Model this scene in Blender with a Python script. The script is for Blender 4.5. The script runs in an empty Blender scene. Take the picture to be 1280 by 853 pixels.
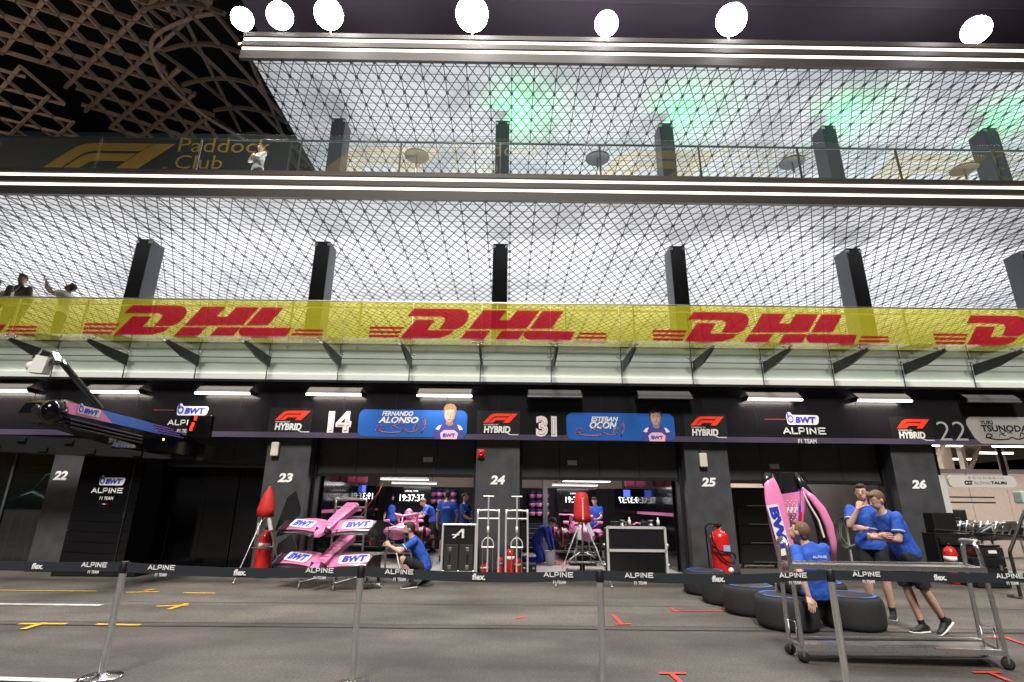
import bpy, bmesh, math, random
from mathutils import Vector, Matrix
V = Vector
R = math.radians
random.seed(7)
scn = bpy.context.scene
col = scn.collection

# ---------------- camera ----------------
F_PX = 658.0
PITCH, YAW, ROLL = R(17.2), 0.0066, 0.0100
CAM = V((0.0, 0.0, 1.60))
cd = bpy.data.cameras.new('camera')
cd.sensor_width = 36.0
cd.lens = 36.0 * F_PX / 1280.0
cd.clip_start = 0.05
cd.clip_end = 500.0
cam = bpy.data.objects.new('camera', cd)
col.objects.link(cam)
fwd = V((math.sin(YAW) * math.cos(PITCH), math.cos(YAW) * math.cos(PITCH), math.sin(PITCH)))
rt = fwd.cross(V((0, 0, 1))).normalized()
up = rt.cross(fwd)
rt2 = rt * math.cos(ROLL) + up * math.sin(ROLL)
up2 = rt2.cross(fwd)
cam.matrix_world = Matrix(((rt2.x, up2.x, -fwd.x, CAM.x), (rt2.y, up2.y, -fwd.y, CAM.y), (rt2.z, up2.z, -fwd.z, CAM.z), (0, 0, 0, 1)))
scn.camera = cam

# ---------------- sky, sun, exposure ----------------
w = bpy.data.worlds.new('World')
scn.world = w
w.use_nodes = True
nt = w.node_tree
bg = nt.nodes['Background']
sk = nt.nodes.new('ShaderNodeTexSky')
sk.sky_type = 'NISHITA'
sk.sun_disc = False
sk.sun_elevation = R(-3.0)
sk.sun_rotation = R(180)
nt.links.new(sk.outputs[0], bg.inputs[0])
bg.inputs[1].default_value = 0.10
sd = bpy.data.lights.new('track_floodlight_wash', 'SUN')
sd.energy = 4.8
sd.angle = R(14)
sd.color = (1.0, 0.95, 0.88)
so = bpy.data.objects.new('track_floodlight_wash', sd)
col.objects.link(so)
so.rotation_euler = V((0.12, 1.0, -1.28)).to_track_quat('-Z', 'Y').to_euler()
scn.view_settings.view_transform = 'Standard'
scn.view_settings.look = 'None'
scn.view_settings.gamma = 1.0
scn.view_settings.use_curve_mapping = False
scn.view_settings.exposure = 0.0
cy = scn.cycles
cy.use_denoising = True
cy.max_bounces = 7
cy.diffuse_bounces = 3
cy.glossy_bounces = 3
cy.transmission_bounces = 4
cy.transparent_max_bounces = 16
cy.caustics_reflective = False
cy.caustics_refractive = False
cy.sample_clamp_indirect = 4.0

# ---------------- measuring helpers: pixel of the 1280 px photo -> world ----------------
def ray(px, py):
    return (fwd + rt2 * ((px - 640) / F_PX) + up2 * ((426.5 - py) / F_PX)).normalized()
def P(px, py, Y):
    d = ray(px, py); return CAM + d * (Y / d.y)
def G(px, py, z=0.0):
    d = ray(px, py); return CAM + d * ((z - CAM.z) / d.z)
def PX(px, py, Y): return P(px, py, Y).x
def PZ(px, py, Y): return P(px, py, Y).z

# ---------------- materials ----------------
MATS = {}
def mat(name, c, rough=0.5, metal=0.0, emit=0.0, ec=None, noise=0.0, scale=8.0, c2=None, bump=0.0, coat=0.0, spec=0.5, rvar=0.0):
    if name in MATS: return MATS[name]
    m = bpy.data.materials.new(name); m.use_nodes = True
    t = m.node_tree; b = t.nodes['Principled BSDF']
    b.inputs['Base Color'].default_value = (*c, 1)
    b.inputs['Roughness'].default_value = rough
    b.inputs['Metallic'].default_value = metal
    b.inputs['Specular IOR Level'].default_value = spec
    if coat: b.inputs['Coat Weight'].default_value = coat; b.inputs['Coat Roughness'].default_value = 0.05
    if emit:
        b.inputs['Emission Color'].default_value = (*(ec or c), 1); b.inputs['Emission Strength'].default_value = emit
    if noise or bump or rvar:
        tc = t.nodes.new('ShaderNodeTexCoord'); n = t.nodes.new('ShaderNodeTexNoise')
        n.inputs['Scale'].default_value = scale; n.inputs['Detail'].default_value = 6
        t.links.new(tc.outputs['Object'], n.inputs['Vector'])
        if noise:
            cr = t.nodes.new('ShaderNodeValToRGB')
            k = c2 or tuple(x * (1 - noise) for x in c)
            cr.color_ramp.elements[0].color = (*k, 1); cr.color_ramp.elements[1].color = (*[min(1, x * (1 + noise * 0.5)) for x in c], 1)
            cr.color_ramp.elements[0].position = 0.3; cr.color_ramp.elements[1].position = 0.7
            t.links.new(n.outputs['Fac'], cr.inputs[0]); t.links.new(cr.outputs[0], b.inputs['Base Color'])
        if bump:
            bp = t.nodes.new('ShaderNodeBump'); bp.inputs['Strength'].default_value = bump; bp.inputs['Distance'].default_value = 0.02
            t.links.new(n.outputs['Fac'], bp.inputs['Height']); t.links.new(bp.outputs[0], b.inputs['Normal'])
        if rvar:
            mr = t.nodes.new('ShaderNodeMapRange'); mr.inputs['To Min'].default_value = max(0.02, rough - rvar); mr.inputs['To Max'].default_value = min(1, rough + rvar)
            t.links.new(n.outputs['Fac'], mr.inputs['Value']); t.links.new(mr.outputs[0], b.inputs['Roughness'])
    MATS[name] = m
    return m
def film(name, c, alpha, rough=0.15, tint=None, refl=0.06):
    """printed or clear sheet: part see-through, part colour, a little mirror"""
    if name in MATS: return MATS[name]
    m = bpy.data.materials.new(name); m.use_nodes = True; t = m.node_tree
    for n in list(t.nodes):
        if n.type == 'BSDF_PRINCIPLED': t.nodes.remove(n)
    out = [n for n in t.nodes if n.type == 'OUTPUT_MATERIAL'][0]
    tr = t.nodes.new('ShaderNodeBsdfTransparent'); tr.inputs[0].default_value = (*(tint or (1, 1, 1)), 1)
    di = t.nodes.new('ShaderNodeBsdfDiffuse'); di.inputs[0].default_value = (*c, 1)
    gl = t.nodes.new('ShaderNodeBsdfGlossy'); gl.inputs['Roughness'].default_value = rough
    m1 = t.nodes.new('ShaderNodeMixShader'); m1.inputs[0].default_value = alpha
    m2 = t.nodes.new('ShaderNodeMixShader')
    lw = t.nodes.new('ShaderNodeLayerWeight'); lw.inputs[0].default_value = .5
    pw = t.nodes.new('ShaderNodeMath'); pw.operation = 'POWER'; pw.inputs[1].default_value = 4.5
    mm = t.nodes.new('ShaderNodeMath'); mm.operation = 'MULTIPLY_ADD'; mm.inputs[1].default_value = .8; mm.inputs[2].default_value = refl * .6
    t.links.new(lw.outputs['Facing'], pw.inputs[0]); t.links.new(pw.outputs[0], mm.inputs[0]); t.links.new(mm.outputs[0], m2.inputs[0])
    t.links.new(tr.outputs[0], m1.inputs[1]); t.links.new(di.outputs[0], m1.inputs[2])
    t.links.new(m1.outputs[0], m2.inputs[1]); t.links.new(gl.outputs[0], m2.inputs[2]); t.links.new(m2.outputs[0], out.inputs[0])
    MATS[name] = m
    return m

# ---------------- mesh builder ----------------
class MB:
    def __init__(s): s.v = []; s.f = []; s.mi = []; s.sm = []
    def add(s, vs, fs, m=0, smooth=False):
        o = len(s.v); s.v += [tuple(x) for x in vs]
        for f in fs: s.f.append([i + o for i in f]); s.mi.append(m); s.sm.append(smooth)
        return s
    def box(s, a, b, m=0, M=None):
        x0, y0, z0 = a; x1, y1, z1 = b
        vs = [V((x, y, z)) for z in (z0, z1) for x, y in ((x0, y0), (x1, y0), (x1, y1), (x0, y1))]
        if M: vs = [M @ v for v in vs]
        return s.add(vs, [(3, 2, 1, 0), (4, 5, 6, 7), (0, 1, 5, 4), (1, 2, 6, 5), (2, 3, 7, 6), (3, 0, 4, 7)], m)
    def bbox(s, a, b, bev=0.01, m=0, M=None):
        """box with chamfered edges"""
        bm = bmesh.new(); bmesh.ops.create_cube(bm, size=1)
        c = (V(a) + V(b)) / 2; d = V(b) - V(a)
        for v in bm.verts: v.co = V((v.co.x * d.x + c.x, v.co.y * d.y + c.y, v.co.z * d.z + c.z))
        bmesh.ops.bevel(bm, geom=bm.edges[:], offset=bev, segments=2, affect='EDGES', profile=0.6)
        bm.verts.index_update()
        vs = [(M @ v.co) if M else v.co.copy() for v in bm.verts]; fs = [[v.index for v in f.verts] for f in bm.faces]
        bm.free(); return s.add(vs, fs, m, False)
    def bar(s, p, q, w, h=None, m=0, upv=(0, 0, 1)):
        p = V(p); q = V(q); h = h or w; d = (q - p)
        if d.length < 1e-6: return s
        d.normalize(); u = V(upv)
        if abs(d.dot(u)) > 0.98: u = V((1, 0, 0))
        a = d.cross(u).normalized() * (w / 2); b = a.cross(d).normalized() * (h / 2)
        vs = [p - a - b, p + a - b, p + a + b, p - a + b, q - a - b, q + a - b, q + a + b, q - a + b]
        return s.add(vs, [(0, 1, 2, 3), (7, 6, 5, 4), (0, 4, 5, 1), (1, 5, 6, 2), (2, 6, 7, 3), (3, 7, 4, 0)], m)
    def tube(s, pts, r, n=8, m=0, cap=True, closed=False):
        pts = [V(p) for p in pts]; rs = r if isinstance(r, (list, tuple)) else [r] * len(pts)
        rings = []; prev = None; N = len(pts)
        for i, p in enumerate(pts):
            if closed: t = pts[(i + 1) % N] - pts[i - 1]
            else: t = (pts[min(i + 1, N - 1)] - pts[max(i - 1, 0)])
            t.normalize()
            if prev is None:
                u = V((0, 0, 1)) if abs(t.z) < 0.9 else V((1, 0, 0)); a = t.cross(u).normalized()
            else: a = (prev - t * prev.dot(t)).normalized()
            prev = a; b = t.cross(a)
            rings.append([p + (a * math.cos(k * 2 * math.pi / n) + b * math.sin(k * 2 * math.pi / n)) * rs[i] for k in range(n)])
        vs = [v for rg in rings for v in rg]; fs = []
        for i in range(N if closed else N - 1):
            j = (i + 1) % N
            for k in range(n): fs.append((i * n + k, i * n + (k + 1) % n, j * n + (k + 1) % n, j * n + k))
        s.add(vs, fs, m, True)
        if cap and not closed:
            s.add(rings[0], [tuple(range(n))[::-1]], m); s.add(rings[-1], [tuple(range(n))], m)
        return s
    def lathe(s, prof, c=(0, 0, 0), n=20, m=0, axis=None, smooth=True):
        """prof: list of (r, h); axis default z"""
        c = V(c); ax = V(axis or (0, 0, 1)).normalized()
        u = V((1, 0, 0)) if abs(ax.x) < 0.9 else V((0, 1, 0)); a = (u - ax * u.dot(ax)).normalized(); b = ax.cross(a)
        vs = []; fs = []
        for r, h in prof:
            for k in range(n):
                t = 2 * math.pi * k / n; vs.append(c + ax * h + (a * math.cos(t) + b * math.sin(t)) * max(r, 1e-4))
        for i in range(len(prof) - 1):
            for k in range(n): fs.append((i * n + k, i * n + (k + 1) % n, (i + 1) * n + (k + 1) % n, (i + 1) * n + k))
        fs.append(tuple(range(n))[::-1]); fs.append(tuple((len(prof) - 1) * n + k for k in range(n)))
        return s.add(vs, fs, m, smooth)
    def ball(s, c, r, m=0, n=12, q=None):
        c = V(c); r = V(r) if not isinstance(r, (int, float)) else V((r, r, r)); vs = []; fs = []; h = max(6, n // 2 + 1)
        for i in range(h + 1):
            a = math.pi * i / h
            for k in range(n):
                t = 2 * math.pi * k / n; d = V((math.sin(a) * math.cos(t) * r.x, math.sin(a) * math.sin(t) * r.y, math.cos(a) * r.z))
                if q is not None: d = q @ d
                vs.append(c + d)
        for i in range(h):
            for k in range(n): fs.append((i * n + k, (i + 1) * n + k, (i + 1) * n + (k + 1) % n, i * n + (k + 1) % n))
        return s.add(vs, fs, m, True)
    def prism(s, poly, O, X, Y, th, m=0):
        """flat polygon (list of 2D) in the frame O,X,Y, given thickness th along X x Y"""
        O = V(O); X = V(X); Y = V(Y); N = X.cross(Y).normalized(); n = len(poly)
        a = sum(poly[i][0] * poly[(i + 1) % n][1] - poly[(i + 1) % n][0] * poly[i][1] for i in range(n))
        if a < 0: poly = poly[::-1]
        lo = [O + X * p[0] + Y * p[1] for p in poly]; hi = [p + N * th for p in lo]
        fs = [tuple(range(n))[::-1], tuple(range(n, 2 * n))] + [(i, (i + 1) % n, n + (i + 1) % n, n + i) for i in range(n)]
        return s.add(lo + hi, fs, m)
    def sweep(s, pts, rad, side, m=0, n=14, cap=True):
        """elliptic sections: rad = [(half width along side, half depth)]"""
        pts = [V(p) for p in pts]; N = len(pts); rings = []
        sides = side if isinstance(side, list) else [side] * N
        for i, p in enumerate(pts):
            t = (pts[min(i + 1, N - 1)] - pts[max(i - 1, 0)]).normalized(); sd_ = V(sides[i])
            a = (sd_ - t * sd_.dot(t)).normalized(); b = t.cross(a); rw, rd = rad[i]
            rings.append([p + a * math.cos(k * 2 * math.pi / n) * rw + b * math.sin(k * 2 * math.pi / n) * rd for k in range(n)])
        vs = [v for rg in rings for v in rg]; fs = []
        for i in range(N - 1):
            for k in range(n): fs.append((i * n + k, i * n + (k + 1) % n, (i + 1) * n + (k + 1) % n, (i + 1) * n + k))
        if cap: fs.append(tuple(range(n))[::-1]); fs.append(tuple((N - 1) * n + k for k in range(n)))
        return s.add(vs, fs, m, True)
    def build(s, name, mats, parent=None, **props):
        me = bpy.data.meshes.new(name); me.from_pydata(s.v, [], s.f)
        for mm in (mats if isinstance(mats, (list, tuple)) else [mats]): me.materials.append(mm)
        me.polygons.foreach_set('material_index', s.mi); me.polygons.foreach_set('use_smooth', s.sm); me.update()
        o = bpy.data.objects.new(name, me); col.objects.link(o)
        if parent is not None:
            o.parent = parent
            if parent.get('_w'): pass
        for k, v in props.items(): o[k] = v
        return o
def thing(name, label, cat, loc=(0, 0, 0), rz=0.0, group=None):
    o = bpy.data.objects.new(name, None); o.empty_display_size = 0.2; col.objects.link(o)
    o.location = loc; o.rotation_euler = (0, 0, rz); o['label'] = label; o['category'] = cat
    if group: o['group'] = group
    return o
def tag(o, label, cat, group=None, kind=None):
    o['label'] = label; o['category'] = cat
    if group: o['group'] = group
    if kind: o['kind'] = kind
    return o
def structure(o): o['kind'] = 'structure'; return o
def kids(o): return [c for c in bpy.data.objects if c.parent == o]
def dup(o, parent=None, label=None, group=None):
    c = o.copy(); col.objects.link(c)
    if parent is not None: c.parent = parent
    for ch in kids(o): dup(ch, c)
    if label: c['label'] = label
    if group: c['group'] = group
    return c
def lettering(s, O, X, Y, w, h, m, parent=None, name='lettering', shear=0.0, bold=0.0, depth=0.004, lift=0.003):
    cu = bpy.data.curves.new('t', 'FONT'); cu.body = s; cu.size = 1; cu.shear = shear; cu.offset = bold; cu.extrude = 0.02; cu.resolution_u = 3
    to = bpy.data.objects.new('t', cu); col.objects.link(to)
    dg = bpy.context.evaluated_depsgraph_get(); me = bpy.data.meshes.new_from_object(to.evaluated_get(dg))
    bpy.data.objects.remove(to); bpy.data.curves.remove(cu)
    xs = [v.co.x for v in me.vertices]; ys = [v.co.y for v in me.vertices]
    x0, x1, y0, y1 = min(xs), max(xs), min(ys), max(ys); O = V(O); X = V(X).normalized(); Y = V(Y).normalized(); N = X.cross(Y).normalized()
    for v in me.vertices:
        a = (v.co.x - x0) / (x1 - x0) * w; b = (v.co.y - y0) / (y1 - y0) * h; c = lift + (depth if v.co.z > 0 else 0)
        v.co = O + X * a + Y * b + N * c
    me.name = name; me.materials.clear(); me.materials.append(m)
    for p in me.polygons: p.material_index = 0
    o = bpy.data.objects.new(name, me); col.objects.link(o)
    if parent is not None: o.parent = parent
    return o
XA = V((1, 0, 0)); ZA = V((0, 0, 1)); YA = V((0, 1, 0))
def round_rect(w, h, r, n=5, sh=0.0):
    out = []
    for cx, cy_, a0 in ((w - r, r, -90), (w - r, h - r, 0), (r, h - r, 90), (r, r, 180)):
        for i in range(n + 1):
            a = R(a0 + 90 * i / n); x = cx + r * math.cos(a); y = cy_ + r * math.sin(a); out.append((x + sh * y, y))
    return out
def stroke(mb, pts, O, X, Y, sc, wd, m=0, th=0.004, close=False):
    """brush stroke in a plane"""
    X = V(X).normalized(); Y = V(Y).normalized(); N = X.cross(Y).normalized()
    q = [V(O) + X * (p[0] * sc) + Y * (p[1] * sc) + N * th for p in pts]
    for a, b in zip(q[:-1], q[1:]):
        d = (b - a).normalized() * (wd * .3); mb.bar(a - d, b + d, wd, 0.003, m, upv=N)
def smooth_pts(pts, n=6):
    out = []; N = len(pts)
    for i in range(N - 1):
        p0 = V(pts[max(i - 1, 0)]); p1 = V(pts[i]); p2 = V(pts[i + 1]); p3 = V(pts[min(i + 2, N - 1)])
        for k in range(n):
            t = k / n; out.append(0.5 * ((2 * p1) + (p2 - p0) * t + (2 * p0 - 5 * p1 + 4 * p2 - p3) * t * t + (3 * p1 - p0 - 3 * p2 + p3) * t ** 3))
    out.append(V(pts[-1])); return out

# shared materials
DARKPAINT = mat('charcoal_wall_paint', (0.062, 0.064, 0.070), 0.42, noise=0.25, scale=3.0, rvar=0.08)
BLACK = mat('black_matte', (0.009, 0.009, 0.010), 0.5, spec=.35)
BLACKGLOSS = mat('black_gloss', (0.004, 0.004, 0.005), 0.10, spec=.35)
WHITE = mat('white_paint', (0.78, 0.78, 0.76), 0.4)
CHROME = mat('polished_steel', (0.92, 0.93, 0.94), 0.18, metal=1.0)
STEEL = mat('brushed_steel', (0.62, 0.62, 0.61), 0.30, metal=1.0, rvar=0.1, scale=30)
ALU = mat('white_aluminium', (0.72, 0.72, 0.71), 0.35, metal=0.35)
PINK = mat('pink_bodywork', (0.86, 0.26, 0.52), 0.30, coat=0.3, noise=0.05)
BLUE = mat('blue_print', (0.035, 0.045, 0.50), 0.4)
RED = mat('red_paint', (0.62, 0.012, 0.012), 0.3, coat=0.3)
CARBON = mat('dark_carbon_fibre', (0.016, 0.017, 0.019), 0.3, coat=0.3, noise=0.4, scale=120)
LED = mat('led_white', (1, 0.93, 0.85), emit=9.0, ec=(1, 0.90, 0.80))
WHITEPRINT = mat('white_print', (0.85, 0.85, 0.85), 0.5)
RUBBER = mat('black_rubber', (0.018, 0.018, 0.018), 0.75, noise=0.3, scale=40, bump=0.15)
def area(name, loc, rot, sx_, sy_, e, c, parent=None):
    l = bpy.data.lights.new(name, 'AREA'); l.shape = 'RECTANGLE'; l.size = sx_; l.size_y = sy_; l.energy = e; l.color = c
    o = bpy.data.objects.new(name, l); col.objects.link(o); o.location = loc; o.rotation_euler = rot
    if parent: o.parent = parent
    return o
# ================= SETTING: ground =================
YF = 13.30      # facade plane of the piers
def facade_x(px, py=600): return PX(px, py, YF)
asph = mat('asphalt', (0.105, 0.098, 0.092), 0.85)
t = asph.node_tree; b = t.nodes['Principled BSDF']; tc = t.nodes.new('ShaderNodeTexCoord')
n1 = t.nodes.new('ShaderNodeTexNoise'); n1.inputs['Scale'].default_value = 0.55; n1.inputs['Detail'].default_value = 9; n1.inputs['Roughness'].default_value = 0.65
n2 = t.nodes.new('ShaderNodeTexNoise'); n2.inputs['Scale'].default_value = 38; n2.inputs['Detail'].default_value = 8; n2.inputs['Roughness'].default_value = .75
mp = t.nodes.new('ShaderNodeMapping'); mp.inputs['Scale'].default_value = (0.5, 1.0, 1)
n3 = t.nodes.new('ShaderNodeTexNoise'); n3.inputs['Scale'].default_value = .9; n3.inputs['Detail'].default_value = 5
cr = t.nodes.new('ShaderNodeValToRGB'); cr.color_ramp.elements[0].position = .3; cr.color_ramp.elements[1].position = .72
cr.color_ramp.elements[0].color = (0.046, 0.0415, 0.038, 1); cr.color_ramp.elements[1].color = (0.112, 0.102, 0.092, 1)
cr2 = t.nodes.new('ShaderNodeValToRGB'); cr2.color_ramp.elements[0].position = .35; cr2.color_ramp.elements[1].position = .7
cr2.color_ramp.elements[0].color = (0.45, 0.45, 0.45, 1); cr2.color_ramp.elements[1].color = (1.55, 1.52, 1.48, 1)
cr3 = t.nodes.new('ShaderNodeValToRGB'); cr3.color_ramp.elements[0].color = (0.60, 0.60, 0.61, 1); cr3.color_ramp.elements[1].color = (1.32, 1.31, 1.30, 1); cr3.color_ramp.elements[0].position = .32; cr3.color_ramp.elements[1].position = .68
mx = t.nodes.new('ShaderNodeMixRGB'); mx.blend_type = 'MULTIPLY'; mx.inputs[0].default_value = 1
mx2 = t.nodes.new('ShaderNodeMixRGB'); mx2.blend_type = 'MULTIPLY'; mx2.inputs[0].default_value = 1
bp = t.nodes.new('ShaderNodeBump'); bp.inputs['Strength'].default_value = .35; bp.inputs['Distance'].default_value = .01
t.links.new(tc.outputs['Object'], n1.inputs['Vector']); t.links.new(tc.outputs['Object'], n2.inputs['Vector'])
t.links.new(tc.outputs['Object'], mp.inputs['Vector']); t.links.new(mp.outputs[0], n3.inputs['Vector'])
t.links.new(n1.outputs['Fac'], cr.inputs[0]); t.links.new(n2.outputs['Fac'], cr2.inputs[0]); t.links.new(n3.outputs['Fac'], cr3.inputs[0])
t.links.new(cr.outputs[0], mx.inputs[1]); t.links.new(cr2.outputs[0], mx.inputs[2]); t.links.new(mx.outputs[0], mx2.inputs[1]); t.links.new(cr3.outputs[0], mx2.inputs[2])
t.links.new(mx2.outputs[0], b.inputs['Base Color']); t.links.new(n2.outputs['Fac'], bp.inputs['Height']); t.links.new(bp.outputs[0], b.inputs['Normal'])
g = MB(); g.add([(-120, -60, 0), (120, -60, 0), (120, 160, 0), (-120, 160, 0)], [(0, 1, 2, 3)]); structure(g.build('ground', asph))
# seams and the lighter apron strip before the garages
seamm = mat('tar_joint', (0.028, 0.027, 0.026), 0.8, noise=0.4, scale=6)
apron = asph.copy(); apron.name = 'worn_apron_asphalt'
for nd in apron.node_tree.nodes:
    if nd.type == 'VALTORGB' and nd.color_ramp.elements[0].color[0] < .06: nd.color_ramp.elements[0].color = (0.086, 0.079, 0.070, 1); nd.color_ramp.elements[1].color = (0.148, 0.136, 0.120, 1)
def sheet(name, x0, x1, y0, y1, z, m): s = MB(); s.add([(x0, y0, z), (x1, y0, z), (x1, y1, z), (x0, y1, z)], [(0, 1, 2, 3)]); return structure(s.build(name, m))
ya = G(640, 729).y; yb = G(640, 776).y
sheet('apron', -30, 30, G(640, 782).y, G(640, 733).y, 0.004, apron)
s = MB()
for py, wd in ((787, .035), (730, .03), (757, .02)):
    y = G(640, py).y; N = 60
    for i in range(N):
        xa, xb = -30 + i, -29 + i; y0 = y + .015 * math.sin(i * 1.7); y1 = y + .015 * math.sin((i + 1) * 1.7)
        s.add([(xa, y0, .008), (xb, y1, .008), (xb, y1 + wd, .008), (xa, y0 + wd, .008)], [(0, 1, 2, 3)])
structure(s.build('pavement_joint', seamm))
# painted markings: every one its own line
YEL = mat('yellow_road_paint', (0.72, 0.42, 0.03), 0.6, noise=0.35, scale=14)
WHT = mat('white_road_paint', (0.62, 0.61, 0.58), 0.6, noise=0.3, scale=10)
REDP = mat('red_tape_marking', (0.75, 0.05, 0.03), 0.6, noise=0.2, scale=10)
def mark(segs, m, name, wd=0.10):
    s = MB()
    for k, (a, b) in enumerate(segs):
        p, q = G(*a), G(*b); d = (q - p).normalized(); n = V((-d.y, d.x, 0)) * wd / 2; z = V((0, 0, .012 + .003 * k))
        s.add([p - n + z, q - n + z, q + n + z, p + n + z], [(0, 1, 2, 3)])
    return structure(s.build(name, m))
mark([((-60, 738), (121, 740))], YEL, 'yellow_line', .07)
mark([((158, 741.5), (199, 740.5)), ((180, 739.5), (193, 737.3))], YEL, 'yellow_line', .08)
mark([((229, 742), (269, 742.5))], YEL, 'yellow_line', .08)
mark([((195, 759), (236, 757.5)), ((211, 763), (234, 755.5))], YEL, 'yellow_line', .08)
mark([((-60, 755.5), (127, 757.5))], WHT, 'white_line', .12)
mark([((24, 781), (83, 781)), ((28, 788), (55, 780))], YEL, 'yellow_line', .08)
mark([((120, 781.5), (175, 782.5))], YEL, 'yellow_line', .08)
mark([((838, 764.5), (917, 765)), ((838, 761), (846, 766)), ((904, 761.5), (917, 766))], REDP, 'red_line', .045)
mark([((766, 769.5), (777, 781)), ((770, 781.8), (789, 781.5))], REDP, 'red_line', .05)
mark([((645, 774), (657, 771.5))], REDP, 'red_line', .05)
mark([((824, 843), (858, 843)), ((838, 843), (851, 855))], REDP, 'red_line', .05)
mark([((1233, 797.5), (1262, 798.5)), ((1259, 799), (1290, 810))], REDP, 'red_line', .05)
mark([((1217, 842), (1251, 842)), ((1236, 842), (1262, 853))], REDP, 'red_line', .05)
mark([((-40, 849), (95, 853))], WHT, 'white_line', .10)

# ================= BUILDING =================
pit = thing('pit_building', 'long multi-storey pit building of dark piers, bright net ceilings and illuminated balcony edges', 'building', (0, YF, 0))
PIERX = [(-8.9 - 5.21 * 0, )]
pier_px = [(65, 108), (330, 385), (594, 650), (860, 913), (1113, 1168)]
XC = [facade_x((a + b) / 2 + (4 if i == 0 else 0)) for i, (a, b) in enumerate(pier_px)]
PITCHX = (XC[3] - XC[1]) / 2
XC = [XC[2] + (i - 2) * PITCHX for i in range(-1, 7)]     # seven piers; XC[1] is the one numbered 22
PW = 1.08

ZB0 = PZ(640, 549.5, YF - .16)      # bottom of the sign band
ZB1 = PZ(640, 480, YF - .16)
ZG = PZ(640, 597, YF)             # bottom of the half-lowered shutters
ZTOPB = PZ(640, 433, YF - .35)    # top of the glass parapet / foot of the banner

def L(o): return V(o) - V((0, YF, 0))
def lb(mb, a, b, m=0): return mb.box(L(a), L(b), m)
for i, x in enumerate(XC):
    m = MB(); m.bbox(L((x - PW / 2, YF, 0)), L((x + PW / 2, YF + (9.0 if i < 6 else 1.0), ZB0 + .5)), 0.012); p = m.build('pier', DARKPAINT, pit)
    m = MB(); lb(m, (x - PW / 2 - .01, YF - .012, 0), (x + PW / 2 + .01, YF - .001, .12)); m.build('skirting', BLACK, p)
    if 1 <= i <= 5:
        wq = {1: .33}.get(i, .36)
        lettering(str(21 + i), L((x - wq / 2 - (.28 if i == 1 else 0), YF, PZ(640, 606, YF))), XA, ZA, wq, .215, mat('white_number', (.9, .9, .9), .5), p, 'pier_number', shear=.18, bold=.045)
# rear slab / upper storeys mass and garage rear
m = MB(); lb(m, (-32, YF + 9.0, 0), (XC[5], YF + 9.3, 5.0)); m.build('rear_wall', DARKPAINT, pit)
m = MB(); lb(m, (-32, YF + .1, ZB0 + .6), (XC[5] + .3, YF + 12, ZB0 + .8)); m.build('garage_ceiling', BLACK, pit)
# ---- sign band
bandm = mat('sign_band_gloss', (0.012, 0.011, 0.014), 0.22, coat=0.2, rvar=0.05, scale=2)
m = MB(); m.bbox(L((-32, YF - .16, ZB0)), L((32, YF + .1, ZB1)), .008); band = m.build('sign_band', bandm, pit)
m = MB(); lb(m, (-32, YF - .165, ZB0 - .012), (32, YF - .161, ZB0 + .12)); m.build('sign_band_sheen', mat('violet_band_sheen', (0.075, 0.062, 0.105), 0.3), pit)  # violet reflection along the band's bottom put into this strip's colour
m = MB()
for i in range(-20, 21): lb(m, (XC[3] + i * PITCHX / 4 - .004, YF - .164, ZB0 + .26), (XC[3] + i * PITCHX / 4 + .004, YF - .158, ZB1))
m.build('panel_joint', BLACK, pit)
# ---- glass parapet in front of a pale board, below the advertising banner
YG = YF - .35
boardm = mat('pale_board', (0.46, 0.49, 0.455), 0.55, noise=0.12, scale=1.3)
m = MB(); lb(m, (-32, YG + .09, ZB1 + .01), (32, YG + .14, ZTOPB)); m.build('parapet_board', boardm, pit)
m = MB(); lb(m, (-32, YG - .02, ZB1 - .06), (32, YG + .2, ZB1)); m.build('parapet_ledge', BLACK, pit)
ZJ = PZ(640, 451, YG)
m = MB(); lb(m, (-32, YG + .02, ZB1 + .01), (32, YG + .08, ZB1 + .14)); m.build('parapet_light_strip', mat('ledge_white', (.8, .78, .76), .5, emit=.28, ec=(1, .93, .9)), pit)
glass = film('green_tinted_glass', (.35, .42, .38), 0.03, 0.02, (.98, .99, .98), .05)
arm_px = [(-72,), (22, 60), (113, 160), (208, 246), (305, 340), (403, 423), (508, 512), (602, 603), (697, 692), (802, 781), (902, 873), (998, 963), (1094, 1048), (1179, 1129), (1271, 1213)]
seam_x0 = PX(164, 450, YG); seam_x1 = PX(1048 + 0, 470, YG)
SP = (PX(1129, 470, YG) - PX(246, 455, YG)) / 10.0
SX0 = PX(246, 455, YG)

for k in range(-8, 17):
    xa = SX0 + (k) * SP; xb = xa + SP
    m = MB(); lb(m, (xa + .012, YG - .012, ZB1 + .006), (xb - .012, YG, ZJ - .01)); lb(m, (xa + .012, YG - .012, ZJ + .01), (xb - .012, YG, ZTOPB)); m.build('glass_panel', glass, pit)
m = MB()
for k in range(-8, 18): x = SX0 + k * SP; lb(m, (x - .011, YG - .010, ZB1), (x + .011, YG - .001, ZTOPB))
lb(m, (-32, YG - .011, ZJ - .009), (32, YG - .002, ZJ + .009)); m.build('glass_joint', BLACK, pit)
area('ledge_light', (0, YG + .045, ZB1 + .16), (math.pi + R(-20), 0, 0), 60, .05, 45, (1, .97, .93))
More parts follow.
